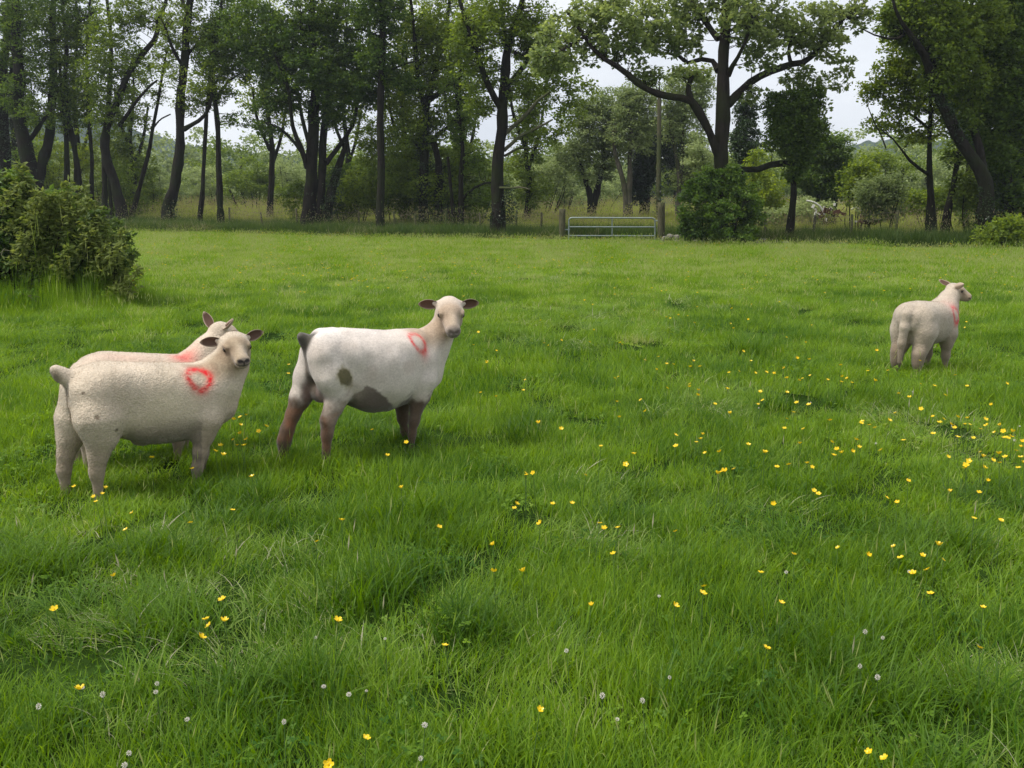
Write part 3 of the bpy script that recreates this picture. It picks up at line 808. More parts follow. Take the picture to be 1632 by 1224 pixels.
# ================================================================ grass
def blade_patch(name, size, n, lo, hi, width, seg, lean, spread, seed, curl=.6, tint=(.3, .25), heads=0, head_w=.006):
    """one patch of grass: n tapered blades, each seg quads and a tip"""
    r = np.random.default_rng(seed)
    ang = r.uniform(0, 2 * np.pi, n)
    rad = size * .5 * np.sqrt(r.random(n)) * (1 + .25 * r.normal(size=n))
    bx, by = rad * np.cos(ang), rad * np.sin(ang)
    L = r.uniform(lo, hi, n) * (1 - .25 * (rad / size))
    dirn = r.normal(0, spread, n) + 0.0
    dv = np.where(r.random(n) < .6, r.uniform(0, 2 * np.pi, n), dirn)
    ln = np.abs(r.normal(lean, .25, n))                     # lean from upright, radians
    cv = np.abs(r.normal(curl, .35, n))
    w = width * r.uniform(.65, 1.25, n) * np.where(r.random(n) < .07, 2.1, 1)
    T = np.clip(r.normal(tint[0], tint[1], n), 0, .89)
    V = []; tt = []
    x, y, z = bx.copy(), by.copy(), np.full(n, -.01)
    a = ln.copy(); rows = []
    tw = r.uniform(-.9, .9, n)
    for s_ in range(seg + 1):
        t = s_ / (seg + .35)
        ww = w * (1 - t ** 1.6) * .5 + (.0003)
        px_, py_ = -np.sin(dv + tw), np.cos(dv + tw)
        rows.append((np.stack([x - px_ * ww, y - py_ * ww, z], 1), np.stack([x + px_ * ww, y + py_ * ww, z], 1)))
        st = L / (seg + .8)
        x = x + np.sin(a) * np.cos(dv) * st; y = y + np.sin(a) * np.sin(dv) * st; z = z + np.cos(a) * st
        a = a + cv / seg
    tip = np.stack([x, y, z], 1)
    k = 2 * (seg + 1) + 1
    A = np.zeros((n, k, 3)); 
    for i, (p, q) in enumerate(rows): A[:, 2 * i] = p; A[:, 2 * i + 1] = q
    A[:, -1] = tip
    base = (np.arange(n) * k)[:, None]
    Q = np.concatenate([base + np.array([[2 * i, 2 * i + 1, 2 * i + 3, 2 * i + 2]]) for i in range(seg)])
    Tn = base + np.array([[2 * seg, 2 * seg + 1, 2 * seg + 2]])
    V = A.reshape(-1, 3); tt = np.repeat(T, k)
    tris = [Tn]
    if heads:                                             # flowering stalks with pale heads
        for _ in range(heads):
            hx, hy = r.normal(0, size * .3, 2); hh = hi * r.uniform(1.0, 1.45); la = r.uniform(0, 6.28); le = r.uniform(.05, .5)
            p0 = np.array([hx, hy, 0]); p1 = p0 + hh * np.array([math.sin(le) * math.cos(la), math.sin(le) * math.sin(la), math.cos(le)])
            sd = np.array([-math.sin(la), math.cos(la), 0]); o = len(V)
            stv = [p0 - sd * .0009, p0 + sd * .0009, p1]
            hv = []
            d_ = (p1 - p0) / hh
            for side in (sd, np.cross(d_, sd)):
                hv += [p1 - d_ * .012, p1 + side * head_w * .5 + d_ * .016, p1 + d_ * .055, p1 - side * head_w * .5 + d_ * .016]
            V = np.concatenate([V, stv, hv]); tt = np.concatenate([tt, [.75] * 3, [1.0] * 8])
            tris.append(np.array([[o, o + 1, o + 2]])); Q = np.concatenate([Q, [[o + 3, o + 4, o + 5, o + 6], [o + 7, o + 8, o + 9, o + 10]]])
    me = mesh_from(name, V, tris=np.concatenate(tris), quads=Q, smooth=True)
    flt_attr(me, 'tint', tt)
    return me

def scatter(name, label_kind, sources, pts, rot, scl, idx, mat):
    """one stuff object: points carrying rotation, scale and index, turned into patches by geometry nodes"""
    srcc = bpy.data.collections.new(name + '_sources')
    for i, me in enumerate(sources):
        o = bpy.data.objects.new('%s_source_%02d' % (name, i), me)
        if not me.materials: me.materials.append(mat)
        srcc.objects.link(o)
    me = bpy.data.meshes.new(name); me.vertices.add(len(pts)); me.vertices.foreach_set('co', np.asarray(pts, np.float32).ravel())
    a = me.attributes.new('rot', 'FLOAT_VECTOR', 'POINT'); a.data.foreach_set('vector', np.asarray(rot, np.float32).ravel())
    a = me.attributes.new('scl', 'FLOAT_VECTOR', 'POINT'); a.data.foreach_set('vector', np.asarray(scl, np.float32).ravel())
    a = me.attributes.new('idx', 'INT', 'POINT'); a.data.foreach_set('value', np.asarray(idx, np.int32))
    o = bpy.data.objects.new(name, me); COL.objects.link(o); me.materials.append(mat)
    ng = bpy.data.node_groups.new(name + '_nodes', 'GeometryNodeTree')
    ng.interface.new_socket('Geometry', in_out='INPUT', socket_type='NodeSocketGeometry')
    ng.interface.new_socket('Geometry', in_out='OUTPUT', socket_type='NodeSocketGeometry')
    N, L = ng.nodes, ng.links
    gi, go = N.new('NodeGroupInput'), N.new('NodeGroupOutput')
    ci = N.new('GeometryNodeCollectionInfo'); ci.inputs['Collection'].default_value = srcc
    ci.inputs['Separate Children'].default_value = True; ci.inputs['Reset Children'].default_value = True
    m2p = N.new('GeometryNodeMeshToPoints')
    iop = N.new('GeometryNodeInstanceOnPoints'); iop.inputs['Pick Instance'].default_value = True
    def na(nm, ty):
        q = N.new('GeometryNodeInputNamedAttribute'); q.data_type = ty; q.inputs['Name'].default_value = nm; return q
    r_, s_, i_ = na('rot', 'FLOAT_VECTOR'), na('scl', 'FLOAT_VECTOR'), na('idx', 'INT')
    L.new(gi.outputs[0], m2p.inputs['Mesh']); L.new(m2p.outputs[0], iop.inputs['Points'])
    L.new(ci.outputs[0], iop.inputs['Instance'])
    L.new(i_.outputs['Attribute'], iop.inputs['Instance Index'])
    e2r = N.new('FunctionNodeEulerToRotation'); L.new(r_.outputs['Attribute'], e2r.inputs[0])
    L.new(e2r.outputs[0], iop.inputs['Rotation']); L.new(s_.outputs['Attribute'], iop.inputs['Scale'])
    L.new(iop.outputs[0], go.inputs[0])
    md = o.modifiers.new('scatter', 'NODES'); md.node_group = ng
    return tag(o, kind='stuff')

MAT_GRASS = leafy('meadow_grass', (.040, .116, .009), (.220, .350, .026), trans=.44, rough=.5, spec=.22, nscale=.55, c2=(.34, .38, .15))
MAT_LODGED = leafy('pale_grass', (.08, .17, .02), (.24, .34, .06), trans=.40, rough=.5, spec=.25, nscale=.8, c2=(.42, .40, .27))
MAT_DARKG = leafy('lush_shade_grass', (.040, .105, .008), (.13, .24, .016), trans=.40, rough=.5, nscale=.9)  # darker tint: lush growth plus the painted shade of the pits

def height_field(x, y):
    """relative grass height: tussocky, with hollows"""
    p = np.stack([x, y, 0 * x], 1)
    a = .5 + .5 * vnoise(p, 1.1, 11); b = .5 + .5 * vnoise(p, 3.0, 12); c = vnoise(p * np.array([1, 1.4, 1]), .35, 13)
    f_ = .5 + .5 * vnoise(p, 6.0, 14)
    return .34 + .55 * a + .48 * b + .16 * f_ + .16 * c
def frustum_pts(y0, y1, dens, seed, margin=1.0, jit=True, xcap=60):
    r = np.random.default_rng(seed)
    w1 = y1 * .56 + margin; n = int(dens * (y1 - y0) * 2 * w1)
    x = r.uniform(-w1, w1, n); y = r.uniform(y0, y1, n)
    k = np.abs(x) < (y * .56 + margin)
    return x[k], y[k], r
# shaded pits and dung-fed clumps; darker blades paint the shade in: (x, y in the photo, radius in m)
CLUMPS = [(1030, 795, .22), (1140, 800, .15), (860, 665, .18), (1070, 662, .12), (1320, 770, .16), (1400, 840, .30), (1370, 645, .30), (330, 800, .22), (560, 825, .13), (690, 690, .14),
          (150, 925, .35), (90, 905, .25), (230, 1010, .30), (130, 1065, .28), (780, 1000, .10), (440, 1120, .16), (1440, 1130, .3), (1200, 845, .2), (1150, 1110, .15), (640, 935, .12),
          (1020, 545, .25), (1230, 560, .25), (700, 850, .2), (1560, 790, .18), (320, 300 + 760, .15), (640, 680, .25)]
CL = np.array([[*at_height(a, b, .05)[:2], c] for a, b, c in CLUMPS])
def clump_w(x, y, k=1.0):
    w = np.zeros_like(x)
    for cx, cy, cr_ in CL: w = np.maximum(w, np.exp(-((x - cx) ** 2 + ((y - cy) * .8) ** 2) / (cr_ * k) ** 2))
    return w
# pale, wind-flattened swirls
LODG = [(330, 960, .45), (180, 985, .35), (800, 1020, .40), (780, 960, .25), (640, 445, 1.2), (960, 520, 1.0), (860, 440, 1.6), (1410, 660, .5), (370, 830, .4), (770, 690, .35),
        (1180, 640, .5), (560, 470, 1.0), (230, 560, .4), (1160, 800, .3), (60, 1010, .4), (1480, 1120, .3), (1010, 870, .3), (450, 900, .35), (1100, 480, 1.2), (260, 420, 1.4), (980, 760, .25), (1560, 1040, .25)]
LG = np.array([[*at_height(a, b, .05)[:2], c] for a, b, c in LODG])
def lodg_w(x, y):
    w = np.zeros_like(x)
    for cx, cy, cr_ in LG: w = np.maximum(w, np.exp(-((x - cx) ** 2 + ((y - cy) * .8) ** 2) / cr_ ** 2))
    return w
# sheep stand on trodden grass: keep blades out of their legs' tops but let them hide the feet
# trodden or standing grass round each animal: x, y, change of height, radius
SHEEP_XY = [(float(q.o[0] + q.d[0] * k), float(q.o[1] + q.d[1] * k - .15), a, .45) for q, am in ((fr, (.34, -.2, -.34)), (fe, (.25, .0, .06)), (f2, (.1, .1, .1)), (f4, (.12, .1, .1))) for k, a in zip((-.3, .05, .38), am)]
for _px in range(0, 240, 20):
    _b = at_height(_px, 497 - .12 * max(0, _px - 120), 0.0); SHEEP_XY.append((float(_b[0]), float(_b[1]), .9, .55))
def lie(x, y):
    p = np.stack([x, y, 0 * x], 1)
    return 1.2 + 2.2 * vnoise(p, .5, 31) + 1.2 * vnoise(p, 1.6, 32)

near_src = [blade_patch('grass_patch', .30, 240, .055, .145, .0036, 3, .30, .9, 100 + i, curl=.6 + .12 * (i % 3), tint=(.34 + .06 * (i % 3), .20), heads=(2 if i % 4 == 1 else 1 if i % 4 == 3 else 0), head_w=.004) for i in range(8)]
def clover_patch(name, size, n, seed):
    r = np.random.default_rng(seed); V = []; T = []; F = []
    for k in range(n):
        c = np.array([r.normal(0, size * .28), r.normal(0, size * .28), r.uniform(.02, .065)]); tl = r.normal(0, .35, 2); ph = r.uniform(0, 6.28); s_ = r.uniform(.0045, .0085); tt = float(np.clip(r.normal(.25, .2), 0, .7))
        for j in range(3):
            a = ph + j * 2.094; ca, sa = math.cos(a), math.sin(a); o = len(V)
            for u, v in ((0, 0), (.7, -.62), (1.45, -.5), (1.7, 0), (1.45, .5), (.7, .62)):
                x_, y_ = (u * ca - v * sa) * s_, (u * sa + v * ca) * s_; V.append(c + np.array([x_, y_, x_ * tl[0] + y_ * tl[1] + .2 * abs(v) * s_])); T.append(tt)
            F.append(tuple(range(o, o + 6)))
    me = mesh_from(name, V, faces=F, smooth=False); flt_attr(me, 'tint', T); return me
short_src = [clover_patch('clover_leaf_patch', .34, 80, 129)] + [blade_patch('short_grass_patch', .34, 230, .035, .09, .0040, 2, .5, 1.5, 130 + i, tint=(.42, .22)) for i in range(2)]
lod_src = [blade_patch('lodged_patch', .34, 150, .09, .19, .0034, 3, .85, .5, 140 + i, curl=.8, tint=(.45, .3), heads=1 if i == 0 else 0) for i in range(4)]
dark_src = [blade_patch('tussock_patch', .26, 200, .12, .24, .0048, 3, .45, 1.6, 150 + i, curl=.9, tint=(.35, .25)) for i in range(3)]
for me in lod_src: me.materials.append(MAT_LODGED)
for me in dark_src: me.materials.append(MAT_DARKG)
def spread(y0, y1, dens, seed, sc, near=True):
    x, y, r = frustum_pts(y0, y1, dens, seed)
    k = y < field_edge(x) + .4; x, y = x[k], y[k]; n = len(x)
    h = height_field(x, y)
    for sx, sy, sa, sr_ in SHEEP_XY: h = np.maximum(.28, h + sa * np.exp(-((x - sx) ** 2 + (y - sy) ** 2) / sr_ ** 2))
    cw, lw = clump_w(x, y), lodg_w(x, y)
    u = r.random(n)
    kind = np.where(u < .18, 1, 0)
    kind = np.where(r.random(n) < lw * .5 + .015, 2, kind)
    kind = np.where(r.random(n) < cw * .6, 3, kind)
    hole = np.zeros(n)
    for cx, cy, cr_ in CL: hole = np.maximum(hole, np.exp(-((x - cx) ** 2 + (y - cy + cr_ * .35) ** 2) / (cr_ * .55) ** 2))
    kind = np.where((hole > .3) & (r.random(n) < .45), 1, kind)
    idx = np.where(kind == 0, r.integers(0, 8, n), np.where(kind == 1, 8 + r.integers(0, 3, n), np.where(kind == 2, 11 + r.integers(0, 4, n), 15 + r.integers(0, 3, n))))
    idx = np.where((kind == 0) & (r.random(n) < sstep(9, 30, y)), 18 + r.integers(0, 4, n), idx)
    # hollow ring: sparser and lower in front of dark clumps
    gap = sstep(.45, .8, vnoise(np.stack([x, y, 0 * x], 1), 3.6, 91)) * (y < 20)
    keep = ((r.random(n) > hole * .8) & (r.random(n) > gap * .8)) | (kind == 1)
    x, y, h, idx, kind, hole = x[keep], y[keep], h[keep], idx[keep], kind[keep], hole[keep]; n = len(x)
    s_ = sc * r.uniform(.8, 1.2, n)
    sz = s_ * h * np.where(kind == 3, 1.25, 1) * (1 - .35 * hole) / (sc ** .75)
    rz = np.where(kind == 2, lie(x, y), lie(x, y) + r.normal(0, .9, n))
    rot = np.stack([r.normal(0, .10, n), r.normal(0, .10, n), rz], 1)
    pts = np.stack([x, y, ground_z(x, y) + 0.0], 1)
    return pts, rot, np.stack([s_, s_, sz], 1), idx
far_src = [blade_patch('far_grass_patch', .32, 230, .06, .15, .0042, 2, .30, .9, 180 + i, curl=.6, tint=(.78, .24), heads=9, head_w=.006) for i in range(4)]
_src = near_src + short_src + lod_src + dark_src + far_src
A = [spread(1.5, 4.2, 62, 7, 1.0), spread(4.2, 7.5, 48, 1, 1.0), spread(7.5, 16, 26, 2, 1.35), spread(16, 30, 20, 3, 1.6), spread(30, 62, 10, 4, 2.3)]
scatter('meadow_grass', None, _src, *[np.concatenate([a[i] for a in A]) for i in range(4)], MAT_GRASS)

# rough grass, nettles and seed heads on the bank and in the wild ground beyond
MAT_ROUGH = leafy('rough_grass', (.15, .20, .035), (.35, .38, .10), trans=.35, rough=.6, nscale=.22, c2=(.30, .26, .15))
rough_src = [blade_patch('rough_patch', 1.0, 260, .30, .75, .016, 3, .22, 3, 160 + i, curl=.5, tint=(.45, .28), heads=14, head_w=.03) for i in range(5)]
MAT_BANK = leafy('bank_grass', (.030, .068, .012), (.10, .15, .03), trans=.35, rough=.6, nscale=.35, c2=(.30, .27, .16))
bank_src = [blade_patch('bank_patch', .9, 340, .28, .72, .017, 3, .3, 3, 170 + i, curl=.7, tint=(.4, .28), heads=(7 if i < 2 else 1), head_w=.022) for i in range(5)]
r = np.random.default_rng(55)
x = r.uniform(-40, 42, 4600); y = field_edge(x) + r.uniform(.1, 4.6, 4600)
k = (np.abs(x) < y * .56 + 2) & ~((x > 1.6) & (x < 12.5) & (y < field_edge(x) + 1.5)); x, y = x[k], y[k]; n = len(x)
s_ = r.uniform(.7, 1.25, n)
scatter('bank_vegetation', None, bank_src, np.stack([x, y, ground_z(x, y)], 1), np.stack([0 * x, 0 * x, r.uniform(0, 6.28, n)], 1),
        np.stack([s_, s_, s_ * r.uniform(.7, 1.35, n)], 1), r.integers(0, 5, n), MAT_BANK)
x = r.uniform(-75, 75, 9500); y = field_edge(x) + 4.0 + r.random(9500) ** 1.3 * 75
k = (np.abs(x) < y * .56 + 3) & (y < 125); x, y = x[k], y[k]; n = len(x)
s_ = r.uniform(.9, 1.5, n) * (1 + (y - 45) / 90)
scatter('rough_pasture', None, rough_src, np.stack([x, y, ground_z(x, y)], 1), np.stack([0 * x, 0 * x, r.uniform(0, 6.28, n)], 1),
        np.stack([s_, s_, r.uniform(.7, 1.2, n) * (.75 + .25 * s_)], 1), r.integers(0, 5, n), MAT_ROUGH)
# ================================================================ trees, bushes
MAT_BARK = bark_mat('bark', (.006, .005, .004), (.028, .023, .018), moss=(.018, .022, .009))
MAT_BARK_OAK = bark_mat('oak_bark', (.009, .007, .006), (.040, .031, .024), moss=(.026, .029, .012), scale=7)
MAT_BARK_PALE = bark_mat('willow_bark', (.05, .045, .035), (.16, .14, .11), moss=(.06, .065, .03))
MAT_LEAF_DARK = leafy('dark_leaves', (.038, .080, .014), (.14, .21, .035), trans=.42, nscale=.5, rough=.5)
MAT_LEAF_MID = leafy('mid_leaves', (.058, .105, .016), (.20, .27, .045), trans=.45, nscale=.5, rough=.5)
MAT_LEAF_OAK = leafy('oak_leaves', (.085, .13, .035), (.26, .32, .11), trans=.45, nscale=.6, rough=.5)
MAT_LEAF_LIGHT = leafy('light_leaves', (.085, .14, .018), (.27, .34, .05), trans=.48, nscale=.6, rough=.5)
MAT_LEAF_GREY = leafy('willow_leaves', (.13, .18, .06), (.31, .37, .16), trans=.38, nscale=.3, rough=.6)
MAT_IVY = leafy('ivy_leaves', (.010, .026, .008), (.040, .075, .016), trans=.20, nscale=.9, rough=.35, spec=.5)
MAT_IVYBUSH = leafy('ivy_bush_leaves', (.05, .11, .015), (.20, .30, .05), trans=.42, nscale=1.1, rough=.4, spec=.45)

def tubes(paths, sides=6):
    """paths: list of (points (k,3), radii (k)) -> verts, quads"""
    VV, QQ = [], []; o = 0
    ca = np.cos(np.arange(sides) * 2 * np.pi / sides); sa = np.sin(np.arange(sides) * 2 * np.pi / sides)
    for P_, r_ in paths:
        P_ = np.asarray(P_, float); k = len(P_)
        T = np.gradient(P_, axis=0); T /= np.linalg.norm(T, axis=1, keepdims=True) + 1e-9
        ref = np.array([0.3, 1, 0.1]) if abs(T[0][1]) < .8 else np.array([1, 0, 0.2])
        U = np.cross(T, ref); U /= np.linalg.norm(U, axis=1, keepdims=True) + 1e-9; W = np.cross(T, U)
        V = P_[:, None] + np.asarray(r_)[:, None, None] * (U[:, None] * ca[None, :, None] + W[:, None] * sa[None, :, None])
        VV.append(V.reshape(-1, 3))
        i = np.arange(k - 1)[:, None] * sides + np.arange(sides)[None]; j = np.arange(k - 1)[:, None] * sides + (np.arange(sides)[None] + 1) % sides
        QQ.append(np.stack([i, j, j + sides, i + sides], -1).reshape(-1, 4) + o); o += k * sides
    return np.concatenate(VV), np.concatenate(QQ)
def smooth_path(P_, n):
    P_ = np.asarray(P_, float)
    if len(P_) < 3:
        t = np.linspace(0, 1, n)[:, None]; return P_[0] * (1 - t) + P_[-1] * t
    s_ = np.concatenate([[0], np.cumsum(np.linalg.norm(np.diff(P_, axis=0), axis=1))])
    u = np.linspace(0, s_[-1], n); m = np.gradient(P_, s_, axis=0)
    i = np.clip(np.searchsorted(s_, u) - 1, 0, len(s_) - 2); hh = (s_[i + 1] - s_[i])[:, None]; t = ((u - s_[i]) / hh[:, 0])[:, None]
    return (2*t**3-3*t**2+1)*P_[i] + (t**3-2*t**2+t)*hh*m[i] + (-2*t**3+3*t**2)*P_[i+1] + (t**3-t**2)*hh*m[i+1]
def leaves(centers, rad, per, size, seed, flat=.6, droop=.3, slim=1.0):
    """leaf-shaped folded faces gathered in sprays round each centre"""
    r = np.random.default_rng(seed)
    c = np.repeat(centers, per, axis=0); n = len(c)
    rr = np.repeat(rad, per) if np.ndim(rad) else np.full(n, rad)
    d = r.normal(size=(n, 3)); d /= np.linalg.norm(d, axis=1, keepdims=True); d *= (r.random((n, 1)) ** .5) * np.array([1, 1, flat])
    p = c + d * rr[:, None]
    ax = r.normal(size=(n, 3)) * np.array([1, 1, .55]) + d * .8; ax[:, 2] -= droop; ax /= np.linalg.norm(ax, axis=1, keepdims=True)
    sd = np.cross(ax, r.normal(size=(n, 3)) * .8 + np.array([0, 0, 1.0])); sd /= np.linalg.norm(sd, axis=1, keepdims=True) + 1e-9
    nn = np.cross(ax, sd)
    L = size * r.uniform(.6, 1.3, n)[:, None]; w = L * r.uniform(.30, .42, n)[:, None] * slim
    V = np.stack([p, p + ax * L * .5 + sd * w + nn * L * .08, p + ax * L, p + ax * L * .5 - sd * w + nn * L * .08], 1).reshape(-1, 3)
    q = np.arange(n)[:, None] * 4 + np.array([[0, 1, 2, 3]])
    tint = np.repeat(np.clip(r.normal(.45, .22, n), 0, 1), 4)
    return V, q, tint
def blob_points(blobs, Y, seed, n_scale=1.0):
    """blobs: (px, py, rx, ry, n[, dy[, depth]]) in photo pixels -> points in the crown's volume"""
    r = np.random.default_rng(seed); out = []
    for b in blobs:
        px, py, rx, ry, n = b[:5]; dy = b[5] if len(b) > 5 else 0
        yy = Y + dy; c = at_depth(px, py, yy); s_ = yy / FPX
        dep = b[6] if len(b) > 6 else max(rx, ry) * s_ * .8
        n = max(3, int(n * (n_scale if py > -30 else n_scale * .45)))
        d = r.normal(size=(n, 3)); d /= np.linalg.norm(d, axis=1, keepdims=True); d *= (r.random((n, 1)) ** .40)
        out.append(c + d * np.array([rx * s_, dep, ry * s_]))
    return np.concatenate(out)
def grow(skel_p, skel_r, targets, seed, tip_r=.010, bend=.35):
    """joins each target to the nearest wood with a curved branch; returns branch tubes"""
    r = np.random.default_rng(seed)
    P_ = [p for p in skel_p]; Rr = list(skel_r)
    arr = np.array(P_); ra = np.array(Rr)
    d0 = np.array([np.min(np.linalg.norm(arr - t, axis=1)) for t in targets])
    order = np.argsort(d0); paths = []
    cap = len(arr) + len(targets) * 5 + 8
    buf = np.zeros((cap, 3)); buf[:len(arr)] = arr; rb = np.zeros(cap); rb[:len(arr)] = ra; m = len(arr)
    for q in order:
        t = targets[q]
        v = buf[:m] - t; dd = np.linalg.norm(v, axis=1)
        cost = dd + np.maximum(0, v[:, 2]) * .8 + .25 / (rb[:m] * 30 + .1)      # prefer wood lower than the target and not too thin
        i = int(np.argmin(cost)); a = buf[i]; L = dd[i]
        if L < .15: continue
        mid = (a + t) / 2 + r.normal(size=3) * L * bend * .4 + np.array([0, 0, L * .06])
        path = smooth_path([a, mid, t], 5)
        ra0 = min(rb[i] * .7, .012 + .014 * L); rad = np.linspace(ra0, tip_r, 5)
        paths.append((path, rad))
        for k in range(1, 5): buf[m] = path[k]; rb[m] = rad[k]; m += 1
    return paths
def set_back(px, Y):
    """the bank runs away to the left: things that line it follow its distance"""
    e = 40.6 / (1 + .507 * (px - 816) / FPX)
    return Y + max(0.0, e - 41.5) if px < 760 else Y
def make_tree(name, label, cat, Y, limbs, blobs, leafmat, bark, seed, per=60, size=.10, crad=.42, group=None, ivy=None, base=None, targets_scale=1.55, flare=1.25, limb_names=None, leafdroop=.3, twig_sides=3):
    """limbs: list of [(px, py, radius_px[, dy]), ...]; the first reaches the ground"""
    r = np.random.default_rng(seed)
    px0 = limbs[0][0][0]; Y = set_back(px0, Y); limbs = [[(q[0], q[1], q[2] * (.76 if px0 < 760 or px0 > 1400 else .84)) + tuple(q[3:]) for q in lb] for lb in limbs]; b = at_depth(px0, limbs[0][0][1], Y); b[2] = float(ground_z(b[0], b[1]))
    root = thing(name, label, cat, b, 0, group)
    sp, sr = [], []; s_ = Y / FPX
    for k, lb in enumerate(limbs):
        pts = np.array([at_depth(q[0], q[1], Y + (q[3] if len(q) > 3 else 0)) for q in lb]); rad = np.array([q[2] for q in lb]) * s_ 
        grounded = len(lb[0]) > 4 or k == 0 or lb[0][1] > 300
        if grounded:
            g0 = pts[0].copy(); g0[2] = float(ground_z(g0[0], g0[1])) - .15
            if pts[0][2] - g0[2] > .3: pts = np.concatenate([[g0], pts]); rad = np.concatenate([[rad[0] * 1.1], rad])
            else: pts[0] = g0
        n = max(6, int(np.linalg.norm(np.diff(pts, axis=0), axis=1).sum() / .45))
        u = np.linspace(0, 1, len(pts))
        sl = np.concatenate([[0], np.cumsum(np.linalg.norm(np.diff(pts, axis=0), axis=1))]); sl /= sl[-1]
        P_ = smooth_path(pts, n); rr = np.interp(np.linspace(0, 1, n), sl, rad)
        wob = vnoise(P_, .9, seed + k)[:, None] * rr[:, None] * .5
        P_ = P_ + np.concatenate([wob, -wob * .6, wob * 0], 1)
        if grounded: rr = rr * (1 + (flare - 1) * np.exp(-np.maximum(P_[:, 2] - P_[0, 2], 0) / .5))
        rr *= 1 + .12 * vnoise(P_, 2.0, seed + 9 + k)
        V, Q = tubes([(P_, rr)], 12); cc_ = np.repeat(P_, 12, axis=0); rd_ = (V - cc_); V = V + rd_ * (.16 * vnoise(V, 3.2, seed + k) + .10 * vnoise(V * np.array([1, 1, .3]), 11, seed + k + 3))[:, None]
        nm = 'trunk' if grounded else 'limb'
        obj(nm, mesh_from(nm, V - b, quads=Q), bark, root)
        sp.append(P_); sr.append(rr)
    sp = np.concatenate(sp); sr = np.concatenate(sr)
    if len(blobs):
        per = max(12, int(per * .42)); crad = crad * .70; size = size * 1.12
        T = blob_points(blobs, Y, seed, targets_scale * 2.3)
        T = T[T[:, 2] > b[2] + .4]
        paths = grow(sp, sr, T, seed + 1)
        if paths:
            V, Q = tubes(paths, twig_sides)
            tag(obj('branches', mesh_from('branches', V - b, quads=Q), bark, root), kind='stuff')
        rad = crad * r.uniform(.6, 1.3, len(T))
        V, Q, t_ = leaves(T, rad, per, size, seed + 2, droop=leafdroop)
        me = mesh_from('crown', V - b, quads=Q, smooth=False); flt_attr(me, 'tint', t_)
        tag(obj('crown', me, leafmat, root), kind='stuff')
    if ivy:
        for k, iv in enumerate(ivy):
            path = np.array([at_depth(q[0], q[1], Y + (q[3] if len(q) > 3 else 0)) for q in iv]); rr = np.array([q[2] for q in iv]) * s_
            m = max(8, int(np.linalg.norm(path[-1] - path[0]) / .12)); C = smooth_path(path, m); R_ = np.interp(np.linspace(0, 1, m), np.linspace(0, 1, len(rr)), rr)
            C = np.repeat(C, 3, axis=0); R_ = np.repeat(R_, 3)
            an = r.uniform(0, 6.28, len(C)); C = C + np.stack([np.cos(an), np.sin(an), 0 * an], 1) * R_[:, None] * r.uniform(.5, 1.1, (len(C), 1))
            V, Q, t_ = leaves(C, .16 + R_ * .35, 26, .085, seed + 20 + k)
            me = mesh_from('ivy', V - b, quads=Q, smooth=False); flt_attr(me, 'tint', t_)
            tag(obj('ivy', me, MAT_IVY, root), kind='stuff')
    return root
def make_bush(name, label, cat, Y, blobs, mat, seed, per=70, size=.09, crad=.35, group=None, bark=None, stems=7, ground=True, droop=.2, slim=1.0):
    pxc = np.mean([q[0] for q in blobs]); Y = set_back(pxc, Y) if Y > 30 else Y; s_ = Y / FPX
    b = at_depth(pxc, 330, Y); b[2] = float(ground_z(b[0], b[1]))
    root = thing(name, label, cat, b, 0, group)
    r = np.random.default_rng(seed)
    T = blob_points(blobs, Y, seed)
    gz = ground_z(T[:, 0], T[:, 1]); T = T[T[:, 2] > gz + .08]
    sp, sr = [], []
    for k in range(stems):
        t = T[r.integers(len(T))]; g0 = np.array([b[0] + (t[0] - b[0]) * .5, b[1] + (t[1] - b[1]) * .5, 0]); g0[2] = float(ground_z(g0[0], g0[1])) - .05
        P_ = smooth_path([g0, (g0 + t) / 2 + r.normal(size=3) * .1, t], 8); sp.append(P_); sr.append(np.linspace(.045, .015, 8) * max(1, s_ * 30))
    paths = list(zip(sp, sr)) + grow(np.concatenate(sp), np.concatenate(sr), T, seed + 1, tip_r=.006)
    V, Q = tubes(paths, 3); obj('stems', mesh_from('stems', V - b, quads=Q), bark or MAT_BARK, root)['kind'] = 'stuff'
    V, Q, t_ = leaves(T, crad * r.uniform(.6, 1.3, len(T)), per, size, seed + 2, droop=droop, slim=slim)
    me = mesh_from('foliage', V - b, quads=Q, smooth=False); flt_attr(me, 'tint', t_)
    tag(obj('foliage', me, mat, root), kind='stuff')
    return root

